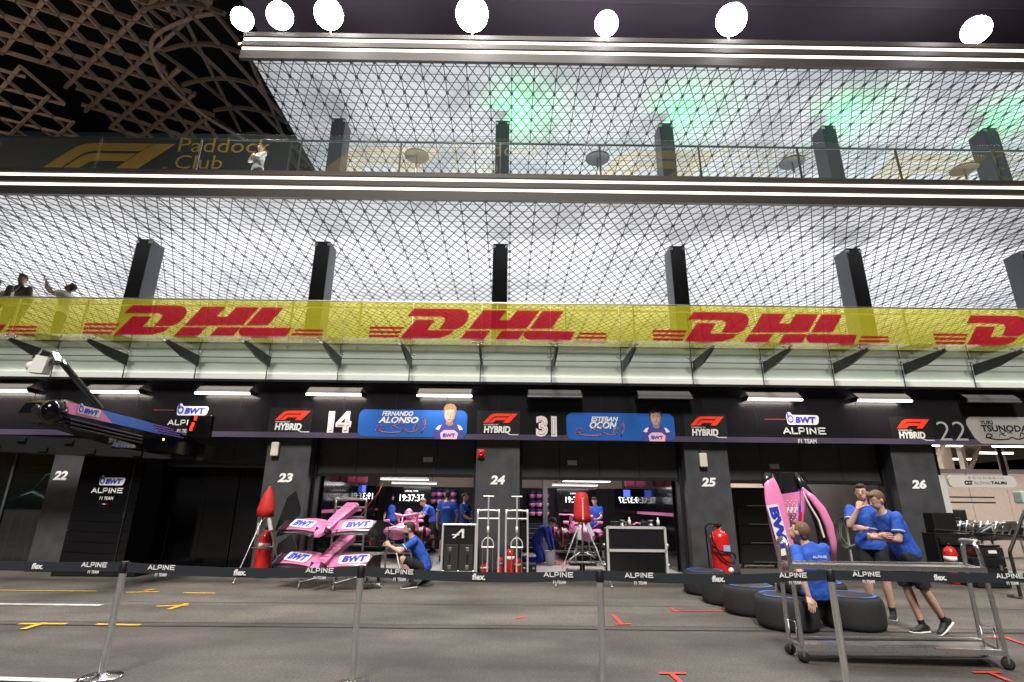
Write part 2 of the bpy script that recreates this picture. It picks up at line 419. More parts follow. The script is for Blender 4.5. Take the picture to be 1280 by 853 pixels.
# ---- glass canopy on arms
YO = 11.58
ZC = ZJ + .04
for k in range(-8, 16):
    xa = SX0 + k * SP; m = MB(); lb(m, (xa + .012, YO - .1, ZC + .06), (xa + SP - .012, YG - .02, ZC + .075)); m.build('canopy_glass', film('canopy_clear_glass', (.5, .55, .5), 0.04, 0.02, (.99, 1, .99), .03), pit)
armm = mat('arm_dark_steel', (0.022, 0.025, 0.024), .4)
for k in range(-7, 17):
    x = SX0 + k * SP
    m = MB(); m.prism([(0, -.30), (0, -.02), (-1.32, 0), (-1.37, -.07), (-.7, -.23)], L((x + .02, YG - .03, ZC)), YA, ZA, .045)
    am = m.build('canopy_arm', armm, pit)
    for yy in (YG - .12, YO + .08):
        m = MB()
        m.tube([L((x - .11, yy, ZC + .03)), L((x, yy, ZC - .03)), L((x + .11, yy, ZC + .03))], .013, 6)
        m.tube([L((x - .07, yy + .09, ZC + .03)), L((x + .07, yy - .09, ZC + .03))], .010, 6)
        for sx in (-.11, .11): m.lathe([(.035, 0), (.035, .02)], L((x + sx, yy, ZC + .035)), 8)
        m.build('spider_fitting', STEEL, am)
# ---- floors, columns and light-strip edges
ZFL1 = PZ(640, 433, YG)
m = MB(); lb(m, (-32, YG + .15, ZFL1 - .35), (32, YF + 12, ZFL1 - .1)); m.build('floor_slab', DARKPAINT, pit)
YE = 11.5
ZE0, ZE1 = PZ(640, 250.5, YE), PZ(640, 217.5, YE)
ZR0, ZR1 = PZ(640, 77.5, YE), PZ(640, 45, YE)

edgem = mat('bronze_grey_edge', (0.034, 0.028, 0.024), 0.5, metal=.3, noise=.12, scale=.7)
XL3 = PX(299, 70, YE)
XLN = PX(308, 82, YE + .1)
stripm = mat('led_strip', (1, .9, .78), emit=3.6, ec=(1, .86, .70))
def edge(z0, z1, xl, xr):
    h = z1 - z0
    m = MB(); pr = [(0, 0), (0, .30 * h), (.05, .34 * h), (.05, .44 * h), (0, .48 * h), (0, .66 * h), (.05, .70 * h), (.05, .80 * h), (0, .84 * h), (0, h), (.10, h), (.10, 0)]
    m.prism([(p[0], p[1]) for p in pr], L((xl, YE, z0)), YA, ZA, xr - xl); e = m.build('balcony_edge', edgem, pit)
    for q in (.36, .72):
        mm = MB(); lb(mm, (xl + .02, YE + .015, z0 + q * h), (xr, YE + .045, z0 + (q + .065) * h)); mm.build('light_strip', stripm, e)
edge(ZE0, ZE1, -32, 32)
edge(ZR0, ZR1, XL3, 32)
m = MB(); lb(m, (XL3, YE + .11, ZR1 - .25), (32, YE + 12, ZR1 - .05)); m.build('roof_slab', BLACK, pit)
m = MB(); lb(m, (-32, YE + .11, ZE1 - .15), (32, YE + 13, ZE1 - .03)); m.build('floor_slab', DARKPAINT, pit)
# luminous white plank ceilings
pl = mat('white_plank_ceiling', (0.80, 0.80, 0.81), 0.5)
t = pl.node_tree; b = t.nodes['Principled BSDF']; tc = t.nodes.new('ShaderNodeTexCoord'); sx = t.nodes.new('ShaderNodeSeparateXYZ')
mo = t.nodes.new('ShaderNodeMath'); mo.operation = 'MODULO'; mo.inputs[1].default_value = .30
gt = t.nodes.new('ShaderNodeMath'); gt.operation = 'GREATER_THAN'; gt.inputs[1].default_value = .03
ng = t.nodes.new('ShaderNodeTexNoise'); ng.inputs['Scale'].default_value = .5; ng.inputs['Detail'].default_value = 3
cg = t.nodes.new('ShaderNodeValToRGB'); cg.color_ramp.elements[0].position = .38; cg.color_ramp.elements[1].position = .52
cg.color_ramp.elements[0].color = (.60, .60, .61, 1); cg.color_ramp.elements[1].color = (.84, .84, .85, 1)
mx = t.nodes.new('ShaderNodeMixRGB'); mx.inputs[1].default_value = (.16, .16, .17, 1)
t.links.new(tc.outputs['Object'], sx.inputs[0]); ad = t.nodes.new('ShaderNodeMath'); ad.inputs[1].default_value = 60.0; t.links.new(sx.outputs['Y'], ad.inputs[0]); t.links.new(ad.outputs[0], mo.inputs[0]); t.links.new(mo.outputs[0], gt.inputs[0])
t.links.new(tc.outputs['Object'], ng.inputs['Vector']); t.links.new(ng.outputs['Fac'], cg.inputs[0]); t.links.new(cg.outputs[0], mx.inputs[2])
t.links.new(gt.outputs[0], mx.inputs[0]); t.links.new(mx.outputs[0], b.inputs['Base Color'])
Z1C, Z2C = ZE0 + .42, ZR0 + .42
m = MB(); lb(m, (-32, YE + .10, Z1C), (32, YF + 12, Z1C + .05)); m.build('plank_ceiling', pl, pit)
m = MB(); lb(m, (XLN - .1, YE + .10, Z2C), (32, YF + 12, Z2C + .05)); m.build('plank_ceiling', pl, pit)
m = MB(); lb(m, (-32, YF + 12, ZFL1), (32, YF + 12.2, Z1C)); lb(m, (XLN, YF + 12, ZE1), (32, YF + 12.2, Z2C)); m.build('rear_wall', WHITE, pit)
# triangular nets hung under both ceilings
netm = mat('black_net_cable', (0.006, 0.006, 0.007), .5)
def net(x0, x1, y0, y1, z, a, label, th=.021):
    """crossing cables 60 degrees either side of the facade line plus cables running inwards"""
    s = MB(); dy = y1 - y0; sh = dy / math.tan(R(60))
    k = int((x0 - sh) / a) - 1
    while k * a < x1 + sh:
        for sg in (1, -1):
            xa = k * a; xb = xa + sg * sh; ta, tb = 0.0, 1.0
            for lim, up_ in ((x0, 1), (x1, -1)):
                if (xa - lim) * up_ < 0 and (xb - lim) * up_ < 0: ta = 2; break
                if (xa - lim) * up_ < 0: ta = max(ta, (lim - xa) / (xb - xa))
                elif (xb - lim) * up_ < 0: tb = min(tb, (lim - xa) / (xb - xa))
            if ta < tb: s.bar((xa + (xb - xa) * ta, y0 + dy * ta, z + sg * .004), (xa + (xb - xa) * tb, y0 + dy * tb, z + sg * .004), th, th * .7)
        if k % 2 == 0 and x0 < k * a < x1:
            s.bar((k * a, y0, z - .006), (k * a, y1, z - .006), th, th * .7)
            h = a * math.sqrt(3); n = int(dy / h)
            for q in range(n):
                p = V((k * a, y0 + q * h, z)); s.box(p - V((.038, .05, .02)), p + V((.038, .05, .018)))
        k += 1
    return s
o = net(-26, 27, YE + .1, YF + 11, ZE0 + .02, .316, '').build('ceiling_net', netm); tag(o, 'black triangular cable net hung under the bright ceiling just above the yellow banner', 'net', 'ceiling nets')
o = net(XLN, 27, YE + .1, YF + 11, ZR0 + .02, .316, '').build('ceiling_net', netm); tag(o, 'uppermost black triangular cable net, tinged by green lights, under the roof', 'net', 'ceiling nets')
# columns
colm = mat('dark_column_steel', (0.034, 0.036, 0.042), 0.35, rvar=.05)
XU = [PX(625, 340, 13.85) + k * PITCHX for k in range(-4, 6)]
for k, x in enumerate(XU):
    for fl, (z0, z1) in enumerate(((ZFL1 - .1, ZE0 + .03), (ZE1 - .03, ZR0 + .03))):
        if fl and x < XLN: continue
        m = MB(); m.bbox(L((x - .215, 13.85, z0)), L((x + .215, 14.45, z1)), .015)
        c = m.build('column', colm, pit)
        m = MB(); lb(m, (x - .235, 13.84, z1 - .14), (x - .14, 13.849, z1 - .06)); lb(m, (x + .14, 13.84, z1 - .14), (x + .235, 13.849, z1 - .06)); m.build('bracket', STEEL, c)
# unseen area lights added above each balcony floor to brighten the ceilings
for yy, zz, e in ((YF + 1.6, ZFL1 + .15, 2300), (YF + 6.5, ZFL1 + .15, 2300)):
    area('ceiling_fill', (0, yy, zz), (math.pi, 0, 0), 54, .5, e, (.97, .98, 1.0))
for yy, e in ((YE + 1.1, 760), (YF + 4.5, 1500)):
    area('ceiling_fill', (9, yy, ZE1 + .1), (math.pi, 0, 0), 34, .5, e, (.93, .96, 1.0))
# green spots at the column feet
for k, x in enumerate(XU):
    if x < -3 : continue
    l = bpy.data.lights.new('green_uplight', 'SPOT'); l.energy = 150; l.color = (.0, 1.0, .25); l.spot_size = R(130); l.spot_blend = 1; l.shadow_soft_size = .08
    o = bpy.data.objects.new('green_uplight', l); col.objects.link(o); o.location = (x + .42, 13.85, ZR0 - .95); o.rotation_euler = V((.18, .06, 1)).to_track_quat('-Z', 'Y').to_euler()
# high dark roof beyond the floodlights
rf = mat('dark_roof_soffit', (0.12, 0.10, 0.13), .6, noise=.3, scale=.25)
m = MB(); m.box((XL3 - 1.5, 9.5, 17.4), (34, 34, 17.6)); 
for yy in (13.2, 14.6, 16.2): m.box((XL3 - 1.5, yy, 17.36), (34, yy + .05, 17.40))
tag(m.build('roof_canopy', rf), 'huge dark roof soffit high above the floodlights', 'roof')
# ================= FACADE FURNISHING =================
YS = YF - .16      # face of the sign band
def wpx(x0, x1, y, Y): return PX(x1, y, Y) - PX(x0, y, Y)
def hpx(y0, y1, x, Y): return PZ(x, y0, Y) - PZ(x, y1, Y)
def F1(mb, O, X, Y, w, m=0, th=.006, ky=1.0):
    k = w / 465.0
    def c(pts): return [((x - 170) * k, (613 - y) * k * ky) for x, y in pts]
    N = V(X).cross(V(Y)).normalized() * .004
    mb.prism(c([(170, 613), (240, 556), (270, 535), (300, 524), (345, 520), (548, 520), (512, 548), (340, 549), (312, 554), (288, 568), (236, 613)]), V(O) + N, X, Y, th, m)
    mb.prism(c([(245, 613), (296, 573), (318, 562), (345, 559), (498, 559), (464, 587), (350, 587), (335, 590), (303, 613)]), V(O) + N, X, Y, th, m)
    mb.prism(c([(553, 520), (635, 520), (518, 613), (436, 613)]), V(O) + N, X, Y, th, m)
def bwt(par, O, X, Y, w, back=True, mb_blue=None, th=.004, plate=None):
    """white plate with drop emblem and the three blue letters"""
    X = V(X).normalized(); Y = V(Y).normalized(); N = X.cross(Y).normalized(); h = w * .36; blue = mb_blue or BLUE
    if back:
        m = MB(); m.prism(round_rect(w, h * .86, h * .25, 3, .18), V(O) + Y * (h * .0) + N * .002, X, Y, th)
        m.prism([(w * (.10 + .10 * math.cos(a) ) , h * (.62 + .5 * math.sin(a))) for a in [k * math.pi / 6 for k in range(12)]], V(O) + N * (.002 + th * .5), X, Y, th)
        m.build('logo_plate', plate or WHITEPRINT, par)
    m = MB(); z = V(O) + N * (.004 + th * 1.5); c0 = (w * .125, h * .50)
    ro, ri = h * .36, h * .21; n = 14
    for k in range(n):
        a, b_ = 2 * math.pi * k / n, 2 * math.pi * (k + 1) / n
        m.prism([(c0[0] + ri * math.cos(a) * .8, c0[1] + ri * math.sin(a)), (c0[0] + ro * math.cos(a) * .8, c0[1] + ro * math.sin(a)), (c0[0] + ro * math.cos(b_) * .8, c0[1] + ro * math.sin(b_)), (c0[0] + ri * math.cos(b_) * .8, c0[1] + ri * math.sin(b_))], z, X, Y, .002)
    m.prism([(c0[0] - ro * .8, c0[1]), (c0[0] - ri * .8, c0[1]), (c0[0] - ri * .8 + h * .06, c0[1] + ro * 1.4), (c0[0] - ro * .8 + h * .02, c0[1] + ro * 1.7)], z, X, Y, .002)
    m.build('drop_emblem', blue, par)
    lettering('BWT', V(O) + X * (w * .27) + Y * (h * .15), X, Y, w * .66, h * .56, blue, par, shear=.12, bold=.05, lift=.004 + th * 1.5)
def alpine(par, O, X, Y, w, m, team=True, lift=.003, name='lettering'):
    """wide lettering made of strokes: the A and the E lack bars"""
    X = V(X).normalized(); Y = V(Y).normalized(); h = w * .13; g = MB(); t = h * .22; N = X.cross(Y).normalized()
    def st(*pts):
        for a, b_ in zip(pts[:-1], pts[1:]):
            A = V(O) + X * a[0] * w + Y * a[1] * h + N * lift; B = V(O) + X * b_[0] * w + Y * b_[1] * h + N * lift; d = (B - A).normalized() * t * .4
            g.bar(A - d, B + d, t, .003, upv=N)
    st((.0, 0), (.07, 1), (.15, 0)); st((.04, .3), (.12, .3))
    st((.20, 1), (.20, 0), (.31, 0)); st((.36, 0), (.36, 1), (.46, 1), (.48, .7), (.46, .4), (.36, .4))
    st((.545, 0), (.545, 1)); st((.61, 0), (.61, 1), (.74, 0), (.74, 1)); st((.81, 0), (.81, 1), (.96, 1)); st((.81, .5), (.94, .5)); st((.81, 0), (.96, 0))
    o = g.build(name, m, par)
    if team: lettering('F1 TEAM', V(O) + X * w * .30 - Y * h * 1.7, X, Y, w * .42, h * .75, m, par, bold=.01, lift=lift)
    return o
WHN = MATS['white_number']
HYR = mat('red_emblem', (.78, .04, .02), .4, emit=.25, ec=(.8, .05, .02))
wcol = mat('white_sign_print', (.80, .80, .80), .5)
for i, px in ((2, 364.5), (3, 622), (4, 880), (5, 1129)):
    x = XC[i]; py = 540 + (px - 364) * .0136; z = PZ(px, py + .5, YS)
    nxt = {2: 'just before the number fourteen', 3: 'between the two blue driver signs', 4: 'just after the dark haired portrait', 5: 'next to the thin grey number twenty-two'}[i]
    s = thing('hybrid_sign', 'red swoosh emblem over white hybrid lettering, ' + nxt, 'sign', (0, 0, 0), group='hybrid emblems on the sign band')
    m = MB(); m.prism([(0, 0), (PW - .02, 0), (PW - .02, .66), (0, .66)], (x - PW / 2 + .01, YS, z - .06), XA, ZA, .003); m.build('backing', BLACK, s)
    w_ = .86; m = MB(); F1(m, (x - .38, YS - .004, z + .30), XA, ZA, w_, ky=1.35); m.build('emblem', HYR, s)
    lettering('HYBRID', (x - .36, YS - .004, z + .05), XA, ZA, .66, .17, wcol, s, shear=.1, bold=.045)
    lettering('POWERED BY', (x - .36, YS - .004, z + .235), XA, ZA, .36, .035, wcol, s, bold=.01)
    m = MB(); m.bar((x + .22, YS - .006, z + .05), (x + .30, YS - .006, z + .012), .02, .004, upv=(0, -1, 0)); m.bar((x + .30, YS - .006, z + .012), (x + .50, YS - .006, z + .012), .018, .004, upv=(0, -1, 0)); m.build('underline', wcol, s)
scrawl = mat('coral_script', (.80, .25, .25), .5)
SC_A = [smooth_pts([(0, .55, 0), (-.02, .9, 0), (.0, 1.2, 0), (.02, .7, 0), (-.03, .2, 0), (-.06, 0, 0)]), smooth_pts([(-.22, .3, 0), (-.17, .75, 0), (-.1, .5, 0), (-.16, .2, 0), (-.3, .1, 0), (-.42, .28, 0), (-.5, .1, 0), (-.72, .03, 0), (-.9, .12, 0), (-1.0, .3, 0), (-.95, .62, 0), (-.86, .45, 0), (-.92, .25, 0), (-1.02, .2, 0)]),
        smooth_pts([(-.05, 1.25, 0), (-.03, 1.3, 0), (-.0, 1.25, 0)], 3), smooth_pts([(-.66, .85, 0), (-.58, .65, 0), (-.52, .95, 0), (-.46, .7, 0), (-.42, .8, 0), (-.38, .65, 0)]), smooth_pts([(-.7, .35, 0), (-.66, .6, 0), (-.55, .42, 0)])]
def driver_sign(px0, px1, py0, py1, num, nx0, nx1, ny0, ny1, first, fx, last, lx, ppx, label, plab, hairc):
    ym = (py0 + py1) / 2
    s = thing('driver_sign', label, 'sign', group='driver name signs on the sign band')
    X0, X1 = PX(px0, ym, YS), PX(px1, ym, YS); Z0, Z1 = PZ(px0, py1, YS), PZ(px0, py0, YS)
    m = MB(); m.prism(round_rect(X1 - X0, Z1 - Z0, .16, 5), (X0, YS, Z0), XA, ZA, .012); m.build('panel', mat('blue_sign_panel', (.02, .11, .42), .35, emit=.03, ec=(.03, .2, .9)), s)
    n0, n1 = PX(nx0, ym, YS), PX(nx1, ym, YS); nz0, nz1 = PZ(nx0, ny1, YS), PZ(nx0, ny0, YS)
    lettering(num, (n0, YS, nz0), XA, ZA, n1 - n0, nz1 - nz0, wcol, s, 'number', bold=.07)
    lettering(num, (n0 + .045, YS - .008, nz0 + .05), XA, ZA, n1 - n0 - .09, nz1 - nz0 - .10, mat('coral_number_line', (.72, .08, .09), .5), s, 'number_line', bold=.014)
    lettering(num, (n0 + .055, YS - .014, nz0 + .06), XA, ZA, n1 - n0 - .11, nz1 - nz0 - .12, wcol, s, 'number_fill', bold=-.005)
    lettering(first, (PX(fx[0], ym, YS), YS - .012, PZ(fx[0], fx[3], YS)), XA, ZA, wpx(fx[0], fx[1], ym, YS), hpx(fx[2], fx[3], fx[0], YS), wcol, s, shear=.25, bold=.03)
    lettering(last, (PX(lx[0], ym, YS), YS - .012, PZ(lx[0], lx[3], YS)), XA, ZA, wpx(lx[0], lx[1], ym, YS), hpx(lx[2], lx[3], lx[0], YS), wcol, s, shear=.25, bold=.035)
    m = MB(); sc = .30
    ox = PX(lx[1], ym, YS) + .15
    for k, p in enumerate(SC_A): stroke(m, [(q[0] * 4.2, q[1]) if False else (q[0] * 3.9, q[1] * 1.0) for q in p], (ox, YS - .016, Z0 + .10), XA, ZA, sc, .022 if k < 2 else .014)
    m.build('script', scrawl, s)
    # flat printed half figure, arms folded, plain face
    cx = PX(ppx, ym, YS); zb = ZB0 - .01; H = PZ(ppx, py0 - 5, YS) - zb; k = H / .95
    po = thing_none = None
    def pr(pts, lift, mt, nm, par):
        m = MB(); m.prism([(a * k, b * k) for a, b in pts], (cx, YS - lift, zb), XA, ZA, .003); return m.build(nm, mt, par)
    suit = mat('print_suit_blue', (.05, .06, .30), .5); skin_ = mat('print_skin', (.52, .33, .26), .6); pk = mat('print_suit_pink', (.85, .50, .58), .5)
    por = pr([(-.40, 0), (-.43, .15), (-.38, .32), (-.26, .41), (-.11, .47), (.11, .47), (.26, .41), (.38, .32), (.43, .15), (.40, 0)], .016, suit, 'portrait', s)
    pr([(-.22, 0), (-.25, .16), (-.14, .25), (.14, .25), (.25, .16), (.22, 0)], .0195, pk, 'chest_print', por)
    pr([(-.39, .27), (-.31, .37), (-.22, .40), (-.28, .25)], .0195, wcol, 'shoulder_print', por); pr([(.39, .27), (.31, .37), (.22, .40), (.28, .25)], .0195, wcol, 'shoulder_print', por)
    pr([(-.10, .42), (-.03, .37), (.05, .37), (.10, .42), (.095, .55), (-.095, .55)], .0195, mat('print_skin_dim', (.34, .20, .15), .6), 'neck_print', por)
    fp = [(-.145, .74), (-.148, .66), (-.135, .58), (-.10, .51), (-.05, .47), (.0, .46), (.05, .47), (.10, .51), (.135, .58), (.148, .66), (.145, .74), (.12, .84), (.05, .89), (-.05, .89), (-.12, .84)]
    pr(fp, .023, skin_, 'face_print', por)
    pr([(.03, .47), (.05, .47), (.10, .51), (.135, .58), (.148, .66), (.145, .74), (.12, .84), (.09, .80), (.10, .66), (.08, .56)], .0262, mat('print_skin_dim', (.34, .20, .15), .6), 'cheek_print', por)
    hr = mat('print_hair_' + hairc[0], hairc[1], .7)
    pr([(-.16, .66), (-.148, .76), (-.12, .82), (-.06, .80), (.0, .84), (.07, .82), (.12, .84), (.15, .76), (.165, .66), (.185, .78), (.17, .90), (.10, .98), (.0, 1.0), (-.10, .98), (-.17, .90), (-.185, .78)], .027, hr, 'hair_print', por)
    m = MB()
    for sx in (-1, 1):
        for (xa, xb, za, zb2) in ((.028, .085, .692, .706), (.022, .092, .732, .744)): m.prism([(sx * xa * k, za * k), (sx * xb * k, za * k - .004), (sx * xb * k, zb2 * k - .004), (sx * xa * k, zb2 * k)], (cx, YS - .029, zb), XA, ZA, .002)
    m.prism([(-.045 * k, .545 * k), (.045 * k, .545 * k), (.035 * k, .556 * k), (-.035 * k, .556 * k)], (cx, YS - .029, zb), XA, ZA, .002); m.prism([(.006 * k, .60 * k), (.03 * k, .60 * k), (.016 * k, .68 * k)], (cx, YS - .029, zb), XA, ZA, .002)
    m.build('features_print', mat('print_feature_brown', (.10, .05, .04), .6), por)
    lettering('BWT', (cx - .17 * k, YS - .022, zb + .05), XA, ZA, .34 * k, .10 * k, BLUE, por, bold=.04)
driver_sign(448, 584, 512, 546, '14', 410, 439, 514, 541, 'FERNANDO', (477, 516, 514, 520), 'ALONSO', (473, 523, 521, 529), 562, 'blue driver sign with number fourteen, coral script and a fair haired driver portrait', '', ('brown', (.20, .12, .07)))
driver_sign(708, 843, 516, 550, '31', 670, 696, 520, 546, 'ESTEBAN', (739, 773, 521, 527), 'OCON', (737, 771, 527, 536), 820, 'blue driver sign with number thirty-one, coral script and a dark haired driver portrait', '', ('black', (.02, .018, .016)))
# grey sign with number 22
s = thing('driver_sign', 'pale grey driver sign with black script beside a thin grey number twenty-two', 'sign', group='driver name signs on the sign band')
gz0, gz1 = PZ(1240, 556, YS), PZ(1240, 521.5, YS); gx0 = PX(1210, 540, YS)
m = MB(); m.prism([(.02, gz1 - gz0 - .08), (.0, gz1 - gz0 - .2), (.12, .16), (.26, .02), (3.0, .02), (3.1, .2), (3.1, gz1 - gz0 - .1), (3.0, gz1 - gz0), (.12, gz1 - gz0)], (gx0, YS, gz0), XA, ZA, .012); m.build('panel', mat('warm_grey_panel', (.36, .34, .33), .4), s)
lettering('22', (PX(1172, 540, YS), YS, PZ(1172, 551, YS)), XA, ZA, wpx(1172, 1208, 540, YS), hpx(527, 551, 1172, YS), mat('grey_number', (.38, .37, .38), .4), s, 'number', bold=-.012)
lettering('YUKI', (PX(1227, 540, YS), YS - .012, PZ(1227, 530.5, YS)), XA, ZA, .32, .09, BLACK, s, bold=.015)
lettering('TSUNODA', (PX(1227, 540, YS), YS - .012, PZ(1227, 539.5, YS)), XA, ZA, 1.17, .16, BLACK, s, bold=.02)
m = MB()
for k, p in enumerate(SC_A): stroke(m, [(q[0] * 3.6, q[1] * .8) for q in p], (gx0 + 1.5, YS - .016, gz0 + .12), XA, ZA, .30, .02 if k < 2 else .012)
m.build('script', BLACK, s)
# team signs
for (bx0, bx1, by, ax0, ax1, ay, lab) in ((220, 258, 519.5, 210, 254, 531, 'team name sign on the dark band, half hidden behind the raised gantry boom'), (984, 1023, 531, 980, 1034, 542, 'team name sign in full view above the garage with the pink engine covers')):
    s = thing('team_sign', lab, 'sign', group='team signs on the sign band')
    bwt(s, (PX(bx0, by, YS), YS, PZ(bx0, by, YS)), XA, ZA, wpx(bx0, bx1, by, YS))
    alpine(s, (PX(ax0, ay, YS), YS - .002, PZ(ax0, ay, YS)), XA, ZA, wpx(ax0, ax1, ay, YS), wcol)
    m = MB(); m.bar((PX(bx0 - 28, by - 6, YS), YS - .003, PZ(bx0, by - 6.5, YS)), (PX(bx0 - 2, by - 6, YS), YS - .003, PZ(bx0, by - 6.5, YS)), .012, .003, upv=(0, -1, 0)); m.build('thin_line', mat('thin_red_line', (.35, .06, .07), .5), s)
# wall lights
t0, t1 = -.30, .0
zt = PZ(640, 494, YS - .22)
lights = [(10, 1), (141.5, 1), (275.5, 1), (416, 1), (553.5, 1), (694, 0), (834, 0), (967.5, 1), (1101.5, 1), (1236, 0)]
refl = mat('lamp_reflector', (.30, .27, .26), .35); unlit_tone = mat('unlit_lamp_tone', (.12, .12, .12), .3)
lx0 = PX(141.5, 490, YS - .2); lpitch = (PX(1101.5, 490, YS - .2) - lx0) / 7
names = ['first from the left, cut by the photo edge', 'second from the left, above the gantry boom', 'third from the left', 'over the number fourteen', 'over the fair haired portrait', 'over the number thirty-one', 'over the dark haired portrait', 'just before the fully visible team name sign', 'just after the fully visible team name sign', 'above the pale grey driver sign']
for k, (px, on) in enumerate(lights):
    x = lx0 + (k - 1) * lpitch
    s = thing('wall_light', ('glowing warm tube lamp under the ledge, ' if on else 'unlit grey tube lamp under the ledge, ') + names[k], 'lamp', (x, YS, zt), group='tube lamps along the top of the sign band')
    m = MB(); m.box((-.66, -.27, -.02), (.66, -.25, .03)); m.prism([(0, .26), (-.26, .05), (-.26, .03), (0, .24)], (-.66, 0, 0), YA, ZA, 1.32); m.build('reflector', refl if on else unlit_tone, s)  # unlit lamps: the missing light is put into a darker reflector colour
    m = MB(); m.tube([(-.68, -.26, -.045), (.68, -.26, -.045)], .028, 10); m.build('tube', LED if on else unlit_tone, s)
    m = MB(); 
    for sx in (-.68, .68): m.box((sx - .015, -.28, -.06), (sx + .015, 0, .05))
    m.build('end_cap', BLACK, s)
    if on: area('tube_lamp_light', (x, YS - .26, zt - .08), (R(-12), 0, 0), 1.3, .08, 22, (1, .86, .76))
    if on: area('tube_lamp_light', (x, YS - .24, zt + .0), (R(180 - 30), 0, 0), 1.25, .04, 5, (1, .84, .76))
# shutters
shut = mat('shutter_dark_paint', (0.055, 0.058, 0.062), .38, noise=.2, scale=1.5)
def bay(i): return XC[i] + PW / 2, XC[i + 1] - PW / 2
for i, (ytop, ybot) in ((0, (548, 566)), (1, (553, 584)), (2, (548, 593)), (3, (548, 595)), (4, (560, 597))):
    x0, x1 = bay(i); zb = PZ(640, ybot, YF + .45)
    s = thing('roller_shutter', {0: 'dark shutter header above the glass front at the left edge', 1: 'low dark shutter header above the closed black doors', 2: 'half raised dark shutter over the garage with the pink car and the crouching man', 3: 'half raised dark shutter over the garage with the red covered tripod', 4: 'half raised dark shutter over the garage with the pink engine covers'}[i], 'shutter', (0, 0, 0), group='garage shutters')
    n = 4; wz = (x1 - x0) / n
    for k in range(n): m = MB(); m.bbox((x0 + k * wz + .004, YF + .45, zb), (x0 + (k + 1) * wz - .004, YF + .53, ZB0 + .3), .008); m.build('panel', shut, s)
    m = MB(); m.box((x0, YF + .535, zb), (x1, YF + .56, ZB0 + .4)); m.build('backing', BLACK, s)  # sheet added to keep garage light out of the panel gaps
    m = MB(); m.bbox((x0, YF + .42, zb - .09), (x1, YF + .56, zb - .002), .01); m.build('bottom_rail', BLACK, s)
    m = MB(); m.box((x0 + (.2 if i == 2 else .30) * (x1 - x0) + (1.9 if i == 2 else 0), YF + .425, zb + .28), (x0 + (.2 if i == 2 else .30) * (x1 - x0) + .24 + (1.9 if i == 2 else 0), YF + .447, zb + .40)); m.build('handle_plate', STEEL, s)
    for xx in (x0, x1 - .07): m = MB(); m.box((xx, YF + .36, 0), (xx + .07, YF + .60, ZB0 + .3)); m.build('guide_rail', BLACK, s)
# boxes on the piers
for i, dx, py, lab in ((2, -.33, 565, 'cream wall box on the pier left of the crouching man'), (4, -.11, 573, 'cream wall box on the pier behind the big wheeled extinguisher')):
    x = XC[i] + dx; z = PZ(640, py, YF)
    s = thing('wall_box', lab, 'box', (x, YF, z), group='cream wall boxes'); m = MB(); m.bbox((-.09, -.10, -.17), (.10, -.001, .17), .03); m.build('casing', mat('cream_plastic', (.68, .63, .52), .45), s); m = MB(); m.box((-.07, -.05, .17), (-.03, -.02, .24)); m.build('cable', BLACK, s)
s = thing('alarm_sounder', 'small red alarm sounder high on the central pier', 'alarm', (XC[3] - .42, YF, PZ(640, 568, YF)))
m = MB(); m.bbox((-.09, -.06, -.10), (.09, -.001, .10), .02); m.build('base', RED, s); m = MB(); m.lathe([(.07, 0), (.065, .04), (.03, .05), (.03, .02), (.01, .02)], (0, -.06, 0), 16, axis=(0, -1, 0)); m.build('horn', RED, s)

# ================= yellow banner on the first balcony =================
yf = film('yellow_film', (.66, .63, .06), .33, .12, (1, .97, .62), .06)
rfm = film('red_film', (.50, .02, .06), .40, .12, (1, .42, .50), .06)
zb1 = PZ(640, 380.5, YG)
ban = thing('advertising_banner', 'long translucent yellow banner with red courier lettering along the first balcony', 'banner', (0, 0, 0))
for k in range(-8, 17):
    xa = SX0 + k * SP; m = MB(); m.box((xa + .006, YG - .03, ZTOPB + .01), (xa + SP - .006, YG - .018, zb1)); m.build('film_panel', yf, ban)
m = MB(); m.tube([(-30, YG + .02, zb1 + .03), (30, YG + .02, zb1 + .03)], .028, 8); m.build('top_rail', STEEL, ban)
m = MB(); m.tube([(-30, YG + .16, zb1 - .1), (30, YG + .16, zb1 - .1)], .02, 8); m.build('inner_rail', STEEL, ban)
for k in range(-8, 17):
    x = SX0 + k * SP + .4; m = MB(); m.box((x - .018, YG + .04, ZTOPB - .1), (x + .018, YG + .09, zb1)); m.build('post', STEEL, ban)
m = MB(); m.box((-30, YG - .045, ZTOPB - .03), (30, YG - .012, ZTOPB + .008)); m.build('bottom_channel', BLACK, ban)
DH = [[(258, 346), (283, 317), (455, 317), (478, 323), (487, 340), (480, 362), (462, 382), (440, 392), (378, 392), (400, 360), (398, 350), (385, 346)],
      [(238, 428), (292, 358), (362, 358), (335, 396), (435, 396), (418, 411), (380, 424), (340, 428)],
      [(487, 390), (540, 320), (625, 320), (597, 356), (636, 356), (664, 320), (748, 320), (699, 386)],
      [(455, 430), (481, 396), (567, 395), (541, 430)], [(583, 430), (609, 395), (693, 393), (667, 430)],
      [(711, 386), (760, 320), (838, 320), (790, 385)], [(690, 399), (700, 393), (878, 394), (858, 430), (715, 430), (693, 420), (688, 410)]]
for k in range(3): DH.append([(125, 385 + 15 * k), (252 - 8 * k, 385 + 15 * k), (246 - 8 * k, 393 + 15 * k), (125, 393 + 15 * k)])
for k in range(3): DH.append([(895 - 10 * k, 398 + 14 * k), (993, 398 + 14 * k), (993, 405 + 14 * k), (889 - 10 * k, 405 + 14 * k)])
